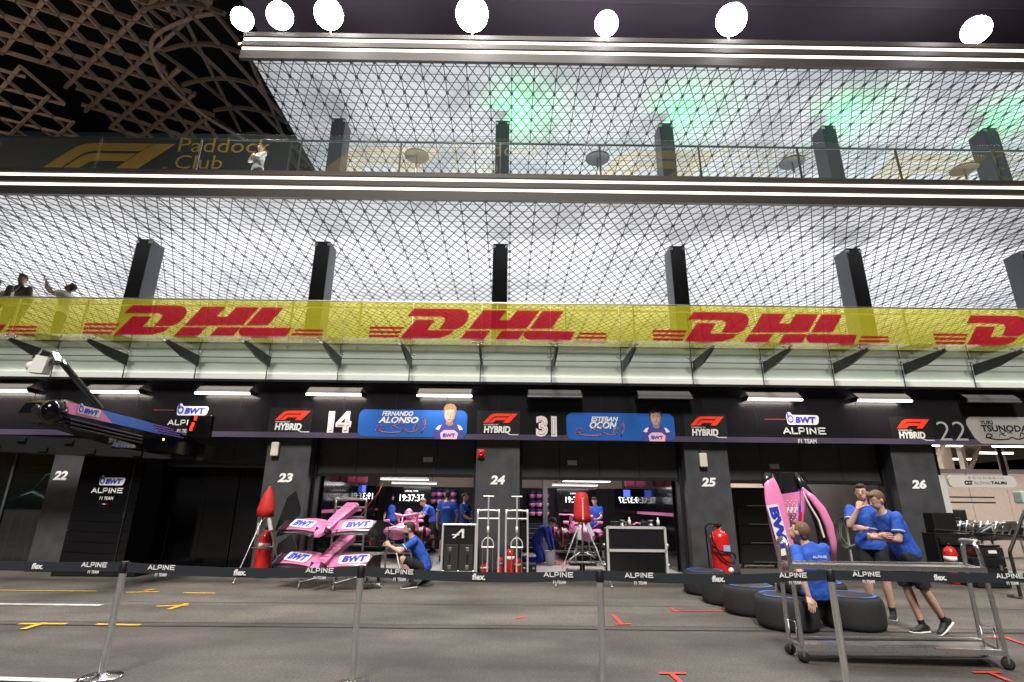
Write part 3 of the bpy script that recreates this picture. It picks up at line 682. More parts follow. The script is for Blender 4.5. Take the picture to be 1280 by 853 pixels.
XD1, XD3 = PX(462.5, 410, YG), PX(1166, 420, YG); DP = (XD3 - XD1) / 2; kx = wpx(462.5, 757.5, 410, YG) / 868; kz = hpx(388, 426.5, 600, YG) / 113
zd = PZ(600, 426.0, YG)
for j in range(-3, 5):
    m = MB()
    for pg in DH: m.prism([((x - 125) * kx, (430 - y) * kz) for x, y in pg], (XD1 + j * DP, YG - .033, zd), XA, ZA, .004)
    m.build('wordmark', rfm, ban)
# ================= upper glass balustrade with faint gold print =================
zu = PZ(640, 173, YE + .06)
bal = thing('glass_balustrade', 'clear glass balustrade with faint gold club print on the upper balcony', 'balustrade')
cg_ = film('clear_balustrade_glass', (.30, .36, .34), .05, .06, (.94, .96, .955), .05)
gold = film('gold_print', (.85, .60, .16), .13, .3, (1, .9, .7), .02); goldf = film('faint_gold_print', (.85, .60, .16), .03, .3, (1, .96, .86), .02)
for k in range(-10, 12):
    xa = XU[4] + k * PITCHX / 2; m = MB(); m.box((xa - PITCHX / 2 + .006, YE + .06, ZE1 + .004), (xa - .006, YE + .072, zu)); m.build('glass_panel', cg_, bal)
    m = MB(); m.box((xa - .02, YE + .09, ZE1), (xa + .02, YE + .13, zu - .14)); m.build('post', STEEL if xa < XLN else BLACK, bal)
m = MB(); m.tube([(-28, YE + .12, zu - .13), (28, YE + .12, zu - .13)], .025, 8); m.build('handrail', CARBON, bal)
gx = PX(56, 195, YE); gp = PX(403, 195, YE) - gx; fz = PZ(100, 208.5, YE); gw = wpx(57, 215, 195, YE); fh = gw / 465 * 93
for j in range(0, 4):
    m = MB(); O = (gx + j * gp, YE + .056, fz); F1(m, O, XA, ZA, gw, ky=hpx(177, 208.5, 100, YE) / fh); gold_ = gold if j == 0 else goldf; m.build('emblem', gold_, bal)
    xx = gx + j * gp + gw + .1
    lettering('Paddock', (xx, YE + .056, fz + .52), XA, ZA, 2.35, .42, gold_, bal, bold=-.006); lettering('Club', (xx, YE + .056, fz + .02), XA, ZA, 1.2, .40, gold_, bal, bold=-.006); lettering('TM', (xx - .28, YE + .056, fz), XA, ZA, .1, .06, gold_, bal)
m = MB(); m.box((-32, 14.3, ZE1), (XLN + .2, 14.45, PZ(200, 173, 14.3))); tag(m.build('dark_backdrop', BLACK), 'added black backdrop darkening the space behind the gold club print', 'wall')  # black sheet added so the space behind the print stays dark
# ---- cocktail tables
tabm = mat('dark_table_top', (.018, .018, .02), .5)
first = None
for px, py, lab in ((521, 195, 'round tall table left of the central column behind the upper glass'), (747, 198, 'round tall table just right of the central column, tinted gold'), (990, 203, 'dark round tall table beside the fourth upper column'), (1205, 211.5, 'round tall table at the far right end of the upper balcony')):
    zt_ = ZE1 + 1.08; d = ray(px, py); q = CAM + d * ((zt_ - CAM.z) / d.z)
    if first is None:
        first = thing('cocktail_table', lab, 'table', (q.x, q.y, ZE1), group='tall round tables on the upper balcony')
        m = MB(); m.lathe([(.30, 1.05), (.33, 1.06), (.33, 1.09), (.30, 1.10)], n=28); m.build('table_top', tabm, first)
        m = MB(); m.lathe([(.03, .03), (.03, 1.05)], n=10); m.build('stem', STEEL, first); m = MB(); m.lathe([(.25, 0), (.25, .015), (.04, .04)], n=24); m.build('base', STEEL, first)
    else: c = dup(first, label=lab); c.location = (q.x, q.y, ZE1)
# ---- floodlights on the roof edge
flm = mat('floodlight_glow', (1, 1, 1), emit=45, ec=(1, .97, .96))
FL = [(303, 24, .30, 'leftmost of a tight trio'), (350, 20, .36, 'middle of the left trio'), (411, 18, .40, 'right of the left trio'), (590, 18, .46, 'alone above the central column'), (758, 30, .33, 'right of the central one'), (914, 25, .42, 'third from the right end'), (1220, 38, .36, 'rightmost, turned sideways')]
FL = [(a, b, r * 1.05, c) for a, b, r, c in FL]
FL[5] = (914, 25, .44, 'second from the right'); 
for px, py, r, lab in FL:
    q = P(px, py, 11.9); s = thing('floodlight', 'glaring white round floodlight on the roof edge, ' + lab, 'floodlight', q, group='floodlights along the roof edge')
    ax = (CAM + V((q.x * .35, 0, 0)) - q).normalized(); ax = V((ax.x, ax.y, ax.z * .85)).normalized()
    m = MB(); m.lathe([(r * .4, -.32), (r * .8, -.2), (r * 1.06, -.02), (r * 1.06, .02), (r * .98, .02)], n=24, axis=ax); m.build('housing', BLACK, s)
    m = MB(); m.lathe([(r * .97, .0), (r * .97, .03), (r * .6, .05)], n=24, axis=ax); m.build('lens', flm, s)
    m = MB(); dz = ZR1 - q.z; m.tube([(0, .3, -.05), (0, .3, dz * .6), (0, .05, dz)], .03, 6); m.build('bracket', mat('brass_bracket', (.45, .33, .12), .4, metal=.7), s)
    l = bpy.data.lights.new('floodlight_beam', 'SPOT'); l.energy = 2600; l.color = (1, .97, .95); l.spot_size = R(110); l.spot_blend = .6; l.shadow_soft_size = .35
    o = bpy.data.objects.new('floodlight_beam', l); col.objects.link(o); o.location = q + ax * .3; o.rotation_euler = V((0, -.55, -1)).to_track_quat('-Z', 'Y').to_euler()
for px in (430, 600, 760, 930, 1200):
    l = bpy.data.lights.new('floodlight_spill', 'POINT'); l.energy = 240; l.color = (1, .93, 1); l.shadow_soft_size = .3
    q = P(px, 22, 11.6); o = bpy.data.objects.new('floodlight_spill', l); col.objects.link(o); o.location = q + V((0, -.5, .3))
# ================= lattice canopies at the upper left =================
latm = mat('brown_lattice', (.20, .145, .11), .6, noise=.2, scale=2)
def lattice(name, label, fn, fams, h_, mt, ylim=(9, 34), xlim=(-48, -5)):
    m = MB()
    for ang, x_, y_, sp, wd in fams:
        d = V((math.cos(R(ang)), math.sin(R(ang)))); n = V((-d.y, d.x))
        for k in range(-32, 33):
            o = V((x_, y_)) + n * sp * (k + (.5 if abs(ang - 27) < .1 else 0)); prev = None
            for i in range(-50, 51):
                q = o + d * i * .8
                p = fn(q.x, q.y) if ylim[0] < q.y < ylim[1] and xlim[0] < q.x < xlim[1] else None
                if p is not None and prev is not None: m.bar(prev, p, wd, h_)
                prev = p
    return tag(m.build(name, mt), label, 'roof lattice', 'lattice roof shells')
lattice('lattice_roof', 'large brown lattice roof shell filling the upper left corner', lambda x, y: V((x, y, 17.0 - .02 * max(0, y - 16) ** 2)) if (y < 15.4 or x > -17.6) and x < -12.3 + max(0, 15 - y) * 1.9 else None, [(-33, -15.1, 13.1, .95, .11), (27, -15.1, 13.1, .95, .05), (87, -15.1, 13.1, .95, .05)], .17, latm)
lattice('lattice_roof', 'smaller brown lattice shell low at the left edge behind the glass balustrade', lambda x, y: V((x, y, 14.3)) if x < -14.9 - (y - 14) * .1 and y > 12.6 else None, [(-33, -15.1, 13.1, .95, .085), (27, -15.1, 13.1, .95, .04), (87, -15.1, 13.1, .95, .04)], .10, latm)
dimm = mat('shaded_brown_lattice', (.10, .075, .058), .6)  # lattice brown darkened: the funnel's shade is put into the colour
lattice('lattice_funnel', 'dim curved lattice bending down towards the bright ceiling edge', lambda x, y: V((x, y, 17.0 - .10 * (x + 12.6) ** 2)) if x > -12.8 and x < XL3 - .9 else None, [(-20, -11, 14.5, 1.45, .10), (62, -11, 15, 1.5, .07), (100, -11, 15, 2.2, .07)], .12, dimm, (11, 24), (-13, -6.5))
m = MB(); m.tube([V(p) for p in smooth_pts([(-9.4, 12.9, 16.3), (-10.6, 13.4, 16.6), (-12.6, 14.6, 16.95), (-13.2, 16.2, 16.9), (-12.6, 18, 16.7), (-11.2, 19.6, 16.5)], 5)], .07, 8)
tag(m.build('ring_beam', latm), 'curved brown edge beam between the flat lattice and the dim funnel', 'beam')
m = MB()
for x0, x1, y0, y1 in ((-60, XL3 - 1.2, 2, 40),):
    m.box((x0, y0, 21.2), (x1, y1, 21.4))
m.box((-60, 31, 6), (XLN - .2, 31.3, 21)); tag(m.build('dark_backing', BLACK), 'black cladding added above and behind the brown lattice to shut out the sky', 'backdrop')  # black sheets added to block the sky behind the lattice
l = bpy.data.lights.new('lattice_fill', 'AREA'); l.shape = 'DISK'; l.size = 3; l.energy = 420; l.color = (1, .80, .62)  # warm fill light added to brighten the lattice, no fixture here
o = bpy.data.objects.new('lattice_fill', l); col.objects.link(o); o.location = (-18, 9, 11); o.rotation_euler = V((-.1, .35, 1)).to_track_quat('-Z', 'Y').to_euler()
# ================= PEOPLE =================
SKIN = mat('skin', (.60, .36, .28), .55, noise=.12, scale=12)
SKIN2 = mat('skin_brown', (.20, .105, .065), .55, noise=.12, scale=12)
HAIR = mat('hair_dark_brown', (.035, .022, .015), .7, noise=.5, scale=90, bump=.4)
HAIRF = mat('hair_fair', (.17, .095, .05), .7, noise=.5, scale=90, bump=.4)
TEAM = mat('team_blue_cloth', (.022, .095, .50), .75, noise=.12, scale=9, bump=.12)
SHORTS = mat('black_shorts_cloth', (.012, .012, .014), .8, bump=.1, scale=14)
SHOE = mat('black_shoe', (.015, .015, .016), .6)
SOLE = mat('white_sole', (.75, .75, .73), .5)
def remesh(mb, vox, smooth=4):
    me = bpy.data.meshes.new('tmp'); me.from_pydata(mb.v, [], mb.f); me.update()
    o = bpy.data.objects.new('tmp', me); col.objects.link(o)
    m = o.modifiers.new('r', 'REMESH'); m.mode = 'VOXEL'; m.voxel_size = vox; m.use_smooth_shade = True
    s = o.modifiers.new('s', 'SMOOTH'); s.factor = .5; s.iterations = smooth
    dg = bpy.context.evaluated_depsgraph_get(); dg.update(); r = bpy.data.meshes.new_from_object(o.evaluated_get(dg))
    bpy.data.objects.remove(o); bpy.data.meshes.remove(me)
    out = MB(); out.v = [tuple(v.co) for v in r.vertices]; out.n = [tuple(v.normal) for v in r.vertices]; out.f = [list(p.vertices) for p in r.polygons]; out.mi = [0] * len(out.f); out.sm = [True] * len(out.f)
    bpy.data.meshes.remove(r); return out
from mathutils import noise as mnoise
def wrinkle(mb, amp, fr, seed=0):
    for i, (v, n) in enumerate(zip(mb.v, mb.n)):
        p = V(v); q = V((p.x * fr, p.y * fr, p.z * fr * .75 + seed)); a = mnoise.noise(q) ; b_ = abs(mnoise.noise(q * 2.1 + V((5, 1, 2))))
        mb.v[i] = tuple(p + V(n) * amp * (a - 1.3 * (0.35 - b_ if b_ < .35 else 0)))
    return mb
def limb(mb, pts, rs, n=12):
    mb.tube(pts, rs, n); 
    for p, r in zip(pts, rs): mb.ball(p, r * .99, n=10)
POSE0 = dict(pelvis=(0, 0, .96), waist=(0, 0, 1.10), chest=(0, 0, 1.32), neck=(0, .01, 1.50), head=(0, -.015, 1.665), look=(0, -1, 0),
             sl=(.185, 0, 1.435), sr=(-.185, 0, 1.435), el=(.245, .03, 1.16), er=(-.245, .03, 1.16), wl=(.26, -.05, .92), wr=(-.26, -.05, .92),
             hl=(.09, 0, .93), hr=(-.09, 0, .93), kl=(.11, -.02, .51), kr=(-.11, -.02, .51), al=(.12, .02, .09), ar=(-.12, .02, .09),
             tl=(.02, -1, 0), tr=(-.02, -1, 0), hdl=(0, 0, -1), hdr=(0, 0, -1), pnl=(-1, 0, 0), pnr=(1, 0, 0), curl=.5, up=(0, 0, 1))
def hand(mb, w_, d, pn, side, curl, s=1.0):
    """palm and five unequal bent fingers; d: direction, pn: palm normal, side: +1 thumb on d x pn side"""
    w_ = V(w_); d = V(d).normalized(); pn = V(pn); pn = (pn - d * pn.dot(d)).normalized(); a = d.cross(pn) * side
    mb.sweep([w_ - d * .02, w_ + d * .02 * s, w_ + d * .06 * s, w_ + d * .095 * s], [(.026, .020), (.036 * s, .016), (.042 * s, .015), (.038 * s, .012)], a, n=10)
    for k, (off, ln) in enumerate(((.032, .072), (.011, .080), (-.011, .074), (-.031, .058))):
        p = w_ + d * .085 * s + a * off * s; dd = d.copy(); pts = [p]; 
        for q in (.42, .33, .25):
            ang = curl * (1.15 if q < .4 else .75); dd = (dd * math.cos(ang) + pn * math.sin(ang)).normalized(); pnq = pn; p = p + dd * ln * q * s * 1.05; pts.append(p)
            pn_ = (pn - dd * pn.dot(dd)); 
        mb.tube(pts, [.0095 * s, .0088 * s, .008 * s, .0065 * s], 7); mb.ball(pts[-1], .0065 * s, n=6)
    p = w_ + d * .03 * s + a * .032 * s; dd = (d * .7 + a * .75 + pn * .3).normalized(); p2 = p + dd * .042 * s; p3 = p2 + (d * .9 + a * .2 + pn * (.3 + curl * .5)).normalized() * .035 * s
    mb.tube([p, p2, p3], [.013 * s, .0105 * s, .008 * s], 7); mb.ball(p3, .008 * s, n=6)
def person(label, loc, rz=0, scale=1.0, pose=None, top=TEAM, bottom=SHORTS, hair=HAIR, skin=SKIN, long_leg=False, long_sleeve=False, beard=False, vox=.014, hands=True, group=None, build_=1.0, shoes=True, logo=False):
    P_ = dict(POSE0); P_.update(pose or {}); J = {k: V(v) if isinstance(v, tuple) else v for k, v in P_.items()}
    root = thing('person', label, 'person', loc, rz, group); root.scale = (scale,) * 3
    sideS = (J['sl'] - J['sr']).normalized(); sideH = (J['hl'] - J['hr']).normalized(); b = build_
    look = J['look'].normalized(); hup = J['up'].normalized(); hx = look.cross(hup).normalized(); hup = hx.cross(look).normalized()
    Q = Matrix((( -hx.x, -look.x, hup.x), (-hx.y, -look.y, hup.y), (-hx.z, -look.z, hup.z)))   # local x: left, -y: face, z: up
    H = J['head']
    m = MB()
    def torso(mm, e, low=True):
        pts = [J['pelvis'] - (J['waist'] - J['pelvis']).normalized() * .07, J['pelvis'], J['waist'], J['chest'], (J['sl'] + J['sr']) / 2 + (J['chest'] - J['neck']).normalized() * .02, J['neck']]
        q_ = .014 if e else 0
        rad = [(.150 + e + q_, .108 + e + q_), (.170 + e + q_, .114 + e + q_), (.148 * b + e, .102 * b + e), (.172 * b + e, .118 * b + e), (.165 * b + e, .09 + e), (.062 + e, .056 + e)]
        mm.sweep(pts, rad, [sideH, sideH, (sideH + sideS) / 2, sideS, sideS, sideS], n=18)
    torso(m, 0)
    limb(m, [J['neck'] - V((0, 0, .03)), J['neck'] + (H - J['neck']) * .55], [.058, .052])
    # head: skull, jaw, nose, ears
    m.ball(H + Q @ V((0, .012, .02)), (.078, .098, .105), n=18, q=Q); m.ball(H + Q @ V((0, -.028, -.045)), (.060, .066, .070), n=14, q=Q)
    m.ball(H + Q @ V((0, -.045, -.09)), (.034, .03, .024), n=10, q=Q)
    m.sweep([H + Q @ V((0, -.088, .025)), H + Q @ V((0, -.108, -.012)), H + Q @ V((0, -.092, -.026))], [(.008, .010), (.016, .016), (.014, .010)], Q @ V((1, 0, 0)), n=8)
    for s_ in (-1, 1): m.ball(H + Q @ V((s_ * .079, .012, -.005)), (.012, .022, .034), n=8, q=Q)
    for s_, S, E, W_ in ((1, 'sl', 'el', 'wl'), (-1, 'sr', 'er', 'wr')):
        limb(m, [J[S], J[S].lerp(J[E], .5), J[E]], [.050 * b, .046 * b, .040]); limb(m, [J[E], J[E].lerp(J[W_], .35), J[W_]], [.041, .042, .027])
    for h, k, a, t_ in (('hl', 'kl', 'al', 'tl'), ('hr', 'kr', 'ar', 'tr')):
        limb(m, [J[h], J[h].lerp(J[k], .5), J[k]], [.088 * b, .074 * b, .056]); c_ = J[k].lerp(J[a], .32)
        limb(m, [J[k], c_, J[a]], [.054, .057, .035]); t = J[t_].normalized(); limb(m, [J[a], J[a] + t * .06 + (J[a] - J[k]).normalized() * .045], [.032, .020])
    body = remesh(m, vox)
    if hands:
        hand(body, J['wl'], J['hdl'], J['pnl'], P_.get('sdl', 1), P_.get('curll', J['curl'])); hand(body, J['wr'], J['hdr'], J['pnr'], P_.get('sdr', -1), P_.get('curlr', J['curl']))
    n0 = len(body.f)
    for s_ in (-1, 1):
        body.ball(H + Q @ V((s_ * .030, -.082, .012)), (.013, .008, .0075), m=1, n=8, q=Q); body.ball(H + Q @ V((s_ * .030, -.0885, .012)), (.006, .004, .006), m=2, n=8, q=Q)
        body.sweep([H + Q @ V((s_ * .014, -.0875, .034)), H + Q @ V((s_ * .030, -.089, .040)), H + Q @ V((s_ * .048, -.080, .034))], [(.004, .004)] * 3, Q @ V((0, 0, 1)), m=2, n=6)
    body.sweep([H + Q @ V((-.022, -.084, -.052)), H + Q @ V((0, -.094, -.053)), H + Q @ V((.022, -.084, -.052))], [(.004, .004), (.007, .006), (.004, .004)], Q @ V((0, 0, 1)), m=3, n=6)
    body.build('body', [skin, mat('eye_white', (.7, .68, .66), .3), mat('eye_dark', (.02, .015, .012), .3), mat('lips', (.36, .15, .13), .5)], root)
    # hair cap
    m = MB(); m.ball(H + Q @ V((0, .026, .036)), (.086, .100, .100), n=18, q=Q); m.ball(H + Q @ V((0, -.045, .098)), (.060, .045, .030), n=12, q=Q); m.ball(H + Q @ V((0, .075, -.02)), (.062, .04, .055), n=12, q=Q)
    # keep face free: carve by dropping the vertices in front of the hair line
    hm = remesh(m, vox * .8, 2); vs = []
    for v in hm.v:
        l_ = Q.transposed() @ (V(v) - H)
        if l_.y < -.035 and l_.z < .075: l_.y = max(l_.y, -.035); l_.x *= .9
        if l_.z < -.03: l_.z = -.03 - (l_.z + .03) * .0 if l_.y < .03 else l_.z
        r_ = 1 + .012 * math.sin(l_.x * 190) * math.cos(l_.z * 160); l_.x *= r_; l_.z *= r_; vs.append(tuple(H + Q @ l_))
    hm.v = vs; hm.build('hair', hair, root)
    if beard:
        m = MB(); m.ball(H + Q @ V((0, -.036, -.062)), (.060, .058, .054), n=14, q=Q); bm_ = remesh(m, vox * .8, 1); vs = []
        for v in bm_.v:
            l_ = Q.transposed() @ (V(v) - H)
            if l_.z > -.042: l_.z = -.042; l_.x *= .98
            vs.append(tuple(H + Q @ l_))
        bm_.v = vs; bm_.build('beard', hair, root)
    # top
    m = MB(); torso(m, .016)
    for S, E, W_ in (('sl', 'el', 'wl'), ('sr', 'er', 'wr')):
        if long_sleeve: limb(m, [J[S], J[E]], [.074 * b, .058]); limb(m, [J[E], J[E].lerp(J[W_], .92)], [.058, .042])
        else:
            e = J[S].lerp(J[E], .72); m.ball(J[S], .064 * b, n=12); m.tube([J[S], J[S].lerp(J[E], .4), e], [.066 * b, .066 * b, .066 * b], 14)
    sh = wrinkle(remesh(m, vox, 3), .009, 12, loc[0])
    so_ = sh.build('overall' if (long_sleeve and long_leg) else 'shirt', top, root)
    if hands and not long_sleeve and top is TEAM:
        for S, E in (('sl', 'el'), ('sr', 'er')):
            a_ = J[S].lerp(J[E], .60); d_ = (J[E] - J[S]).normalized(); m = MB(); m.lathe([(.0675 * b, 0), (.0675 * b, .010)], a_, 16, axis=d_); m.build('sleeve_stripe', WHITEPRINT, so_)
    m = MB(); e = .02
    m.sweep([J['waist'].lerp(J['pelvis'], .45), J['pelvis'], J['pelvis'] - (J['waist'] - J['pelvis']).normalized() * .09], [(.140 * b, .098 * b), (.180, .124), (.168, .120)], sideH, n=18)
    for h, k, a in (('hl', 'kl', 'al'), ('hr', 'kr', 'ar')):
        if long_leg: limb(m, [J[h], J[k]], [.108, .078]); limb(m, [J[k], J[k].lerp(J[a], .97)], [.078, .060])
        else:
            m.ball(J[h], .104, n=12); m.tube([J[h], J[h].lerp(J[k], .5), J[h].lerp(J[k], .93)], [.106, .098, .090], 14)
    wrinkle(remesh(m, vox, 3), .010, 10, loc[1]).build('trousers' if long_leg else 'shorts', bottom, root)
    if shoes:
        for a, t_, k in (('al', 'tl', 'kl'), ('ar', 'tr', 'kr')):
            t = J[t_].normalized(); ax = (J[a] - J[k]).normalized(); s_ = t.cross(V((0, 0, 1)) if abs(t.z) < .9 else V((0, 1, 0))).normalized(); dn = t.cross(s_).normalized(); dn = dn if dn.dot(ax) > 0 else -dn
            A = J[a]; m = MB()
            m.sweep([A - t * .085 + dn * .045, A - t * .05 + dn * .03, A + t * .03 + dn * .03, A + t * .10 + dn * .052, A + t * .165 + dn * .06, A + t * .19 + dn * .066], [(.022, .03), (.036, .045), (.040, .048), (.044, .03), (.038, .022), (.016, .012)], s_, n=12)
            m.ball(A, .045, n=10); sh_ = remesh(m, .010, 2); sh_.sweep([A - t * .09 + dn * .082, A - t * .03 + dn * .080, A + t * .08 + dn * .083, A + t * .17 + dn * .080, A + t * .20 + dn * .074], [(.024, .012), (.038, .012), (.046, .011), (.040, .010), (.016, .008)], s_, m=1, n=10)
            so2 = sh_.build('shoe', [SHOE, SOLE], root)
            if not long_leg: m = MB(); m.tube([A, A - ax * .07], [.040, .043], 12); m.build('sock', SHOE, root)
    return root
SC = 1.09
# crouching man photographing the front wings
gp = G(517, 735)
person('bearded man in blue shirt and black shorts crouching at the pink front wings', (gp.x, gp.y + .06, 0), R(-78), SC, dict(
    pelvis=(0, .16, .36), waist=(0, .13, .50), chest=(0, -.01, .70), neck=(0, -.09, .86), head=(0, -.16, 1.00), look=(0, -1, -.12),
    sl=(.185, -.05, .80), sr=(-.185, -.05, .80), el=(.19, -.30, .62), er=(-.20, -.30, .60), wl=(.10, -.50, .72), wr=(-.10, -.52, .70), hdl=(-.35, -.4, .5), hdr=(.35, -.4, .5), pnl=(-1, -.2, 0), pnr=(1, -.2, 0), curl=.9,
    hl=(.09, .14, .34), hr=(-.09, .14, .34), kl=(.17, -.25, .50), kr=(-.17, -.22, .30), al=(.15, -.05, .10), ar=(-.14, .22, .14), tl=(.1, -1, -.05), tr=(0, -1, -.45)), beard=True, vox=.011)
# seated man with his back to us on the stack of tyres
T4 = G(1005, 793); ZT = .42
sq = V((PX(1017, 735, T4.y + .25), T4.y + .18, -.075))
seated = person('man in blue team shirt seen from behind, sitting on a lying tyre', (sq.x, sq.y, sq.z), R(186), 1.18, dict(
    pelvis=(0, 0, .49), waist=(.01, .03, .62), chest=(.03, .06, .83), neck=(.08, .04, 1.00), head=(.13, .01, 1.13), look=(.75, -1, .45),
    sl=(.235, .08, .93), sr=(-.13, .05, .95), el=(.31, .20, .70), er=(-.22, -.14, .76), wl=(.27, .24, .46), wr=(-.12, -.36, .66), hdl=(.15, .5, -.7), hdr=(.2, -1, 0), pnl=(0, -.7, -.6), pnr=(0, 0, -1), curl=.35,
    hl=(.10, -.04, .48), hr=(-.10, -.04, .48), kl=(.17, -.46, .50), kr=(-.17, -.46, .50), al=(.16, -.50, .16), ar=(-.16, -.52, .16)), hair=HAIRF, build_=1.12, vox=.011)
alpine(seated, (.125, .205, .86), (-1, 0, 0), ZA, .17, WHITEPRINT, team=False, lift=.002)
lettering('BWT', (.09, .212, .76), (-1, 0, 0), ZA, .12, .045, WHITEPRINT, seated, bold=.04)
# thinking man, hand at the mouth
tp = P(1092, 700, 8.75)
person('dark haired man in blue shirt behind the tyres with a hand at his mouth', (tp.x, tp.y, 0), R(-38), 1.10, dict(
    neck=(0, -.01, 1.49), head=(0, -.035, 1.655), look=(-.05, -1, -.08),
    er=(-.20, -.16, 1.20), wr=(-.06, -.20, 1.44), hdr=(.35, .25, 1), pnr=(.3, 1, 0), curlr=1.0, el=(.23, -.10, 1.17), wl=(-.02, -.24, 1.17), hdl=(-1, .0, .1), pnl=(0, 1, 0), curll=.5, kl=(.10, -.03, .51), al=(.11, .05, .09)), vox=.011)
# leaning man with folded arms, legs crossed
lp = P(1131, 705, 7.75)
person('fair haired man in blue shirt leaning with folded arms, one heel raised', (lp.x, lp.y, 0), R(-82), 1.04, dict(
    pelvis=(0, .04, .98), waist=(0, .0, 1.12), chest=(0, -.09, 1.32), neck=(0, -.19, 1.48), head=(0, -.245, 1.63), look=(0, -1, -.45),
    sl=(.185, -.16, 1.43), sr=(-.185, -.14, 1.43), el=(.22, -.22, 1.14), er=(-.21, -.20, 1.15), wl=(-.04, -.36, 1.16), wr=(.05, -.33, 1.19), hdl=(-1, .1, .1), hdr=(1, .1, 0), pnl=(0, 1, 0), pnr=(0, 1, 0), curl=.4,
    kl=(.10, .12, .53), al=(.05, .36, .16), kr=(-.09, .05, .53), ar=(-.08, .16, .09), tl=(0, -.9, -.55), tr=(0, -1, 0)), hair=HAIRF, vox=.011, build_=1.08)
# crew inside the garages
def at_h(px, py_head, Y, h=1.82): return P(px, py_head, Y)
def crew(label, px, Y, rz, pose=None, sc=1.06, **k):
    q = P(px, 660, Y); return person(label, (q.x, q.y, .006), rz, sc, pose, vox=.02, **k)
bb = crew('broad backed man in blue team shirt standing with his back turned beside the pink car', 558, 16.2, R(176), dict(er=(-.27, -.02, 1.16), wr=(-.22, -.16, .95)), 1.10, build_=1.12)
lettering('ALPINE', (.09, .155, 1.33), (-1, 0, 0), ZA, .18, .035, WHITEPRINT, bb, 'back_print', bold=.02)
crew('man in blue team shirt bending over the cockpit of the pink car', 541, 19.0, R(-70), dict(chest=(0, -.12, 1.26), neck=(0, -.27, 1.38), head=(0, -.36, 1.50), look=(0, -1, -.7), sl=(.18, -.2, 1.33), sr=(-.18, -.2, 1.33), el=(.2, -.36, 1.08), er=(-.2, -.38, 1.08), wl=(.1, -.55, 1.02), wr=(-.1, -.57, 1.02)), 1.08, hair=HAIRF)
crew('man in blue team shirt working at the bench beside the flight case', 580, 16.2, R(70), dict(el=(.22, -.12, 1.16), er=(-.22, -.12, 1.16), wl=(.12, -.34, 1.08), wr=(-.12, -.34, 1.08), hdl=(0, -1, 0), hdr=(0, -1, 0)), 1.06)
crew('man in blue team shirt standing behind the pink car and facing out', 489, 20.0, R(4), None, 1.06)
crew('dark haired man in blue team shirt working behind the red covered tripod', 745, 18.0, R(-30), dict(head=(0, -.06, 1.64), look=(.1, -1, -.4), el=(.24, -.14, 1.16), er=(-.24, -.12, 1.16), wl=(.16, -.40, 1.10), wr=(-.12, -.38, 1.10), hdl=(0, -1, 0), hdr=(0, -1, 0)), 1.04)
OV = mat('overall_blue_cloth', (.015, .05, .42), .7, noise=.15, scale=6)
q = P(675, 690, 15.9)
person('mechanic in dark blue overall kneeling on the garage floor beside a white bin', (q.x, q.y, .006), R(70), 1.08, dict(
    pelvis=(0, .10, .52), waist=(0, .06, .66), chest=(0, -.10, .84), neck=(0, -.24, .95), head=(0, -.34, 1.02), look=(0, -.6, -1), sl=(.18, -.2, .88), sr=(-.18, -.2, .88), el=(.20, -.25, .60), er=(-.20, -.25, .60), wl=(.12, -.34, .36), wr=(-.12, -.34, .36),
    hl=(.09, .09, .50), hr=(-.09, .09, .50), kl=(.13, -.06, .10), kr=(-.13, -.06, .10), al=(.13, .40, .09), ar=(-.13, .40, .09), tl=(0, .3, -1), tr=(0, .3, -1)), top=OV, bottom=OV, long_leg=True, long_sleeve=True, vox=.018)
# guests on the balconies
GREYB = mat('brown_grey_shirt', (.085, .062, .055), .8, noise=.2); PALE = mat('pale_cloth', (.50, .48, .46), .8, noise=.15); TROU = mat('dark_trousers', (.03, .03, .035), .8)
fz_ = ZFL1 - .10
def guest(label, px, py_top, Y, rz, h, pose, fz=None, **k):
    q = P(px, py_top, Y); base = (q.z - h) if fz is None else fz
    return person(label, (q.x, q.y, base), rz, (q.z - base) / 1.775, pose, vox=.018, bottom=TROU, long_leg=True, **k)
g1 = guest('man in brown grey shirt with a lanyard standing at the yellow banner', 30, 344, YG + .42, R(12), 1.85, None, fz=fz_, top=GREYB, skin=SKIN2, long_sleeve=True)
m = MB(); m.tube([(-.06, -.10, 1.46), (-.03, -.145, 1.34), (0, -.155, 1.28), (.03, -.145, 1.34), (.06, -.10, 1.46)], .006, 5); m.box((-.03, -.165, 1.18), (.03, -.158, 1.28)); m.build('lanyard', WHITEPRINT, g1)
g2 = guest('man in pale shirt leaning back and holding a phone up above the yellow banner', 88, 353.5, YG + .50, R(-60), 1.80, dict(look=(0, -.8, .7), up=(0, .7, .8), head=(0, .02, 1.64), er=(-.20, -.30, 1.46), wr=(-.18, -.50, 1.70), hdr=(0, -.2, 1), pnr=(0, 1, 0), el=(.22, -.28, 1.38), wl=(.02, -.44, 1.56), hdl=(-.2, -.3, 1), pnl=(0, 1, 0), curl=.9), fz=fz_, top=PALE, skin=SKIN2)
m = MB(); m.bbox((-.22, -.56, 1.76), (-.20 + .06, -.55, 1.90), .004); 
ph = m.build('phone', BLACK); ph.matrix_world = Matrix.LocRotScale(g2.location, g2.rotation_euler, g2.scale); tag(ph, 'black phone held up by the man above the yellow banner', 'phone')
guest('person in white at the left edge of the yellow banner, mostly cut off', -3, 350, YG + .45, R(20), 1.8, None, fz=fz_, top=WHITE, skin=SKIN2, long_sleeve=True)
guest('pale clothed guest standing behind the upper glass beside the club print', 327, 182, YE + .75, R(-25), 1.8, dict(el=(.2, -.14, 1.2), wl=(-.02, -.22, 1.3), er=(-.2, -.14, 1.2), wr=(.02, -.2, 1.34)), fz=ZE1 - .35, top=PALE, skin=SKIN, long_sleeve=True)
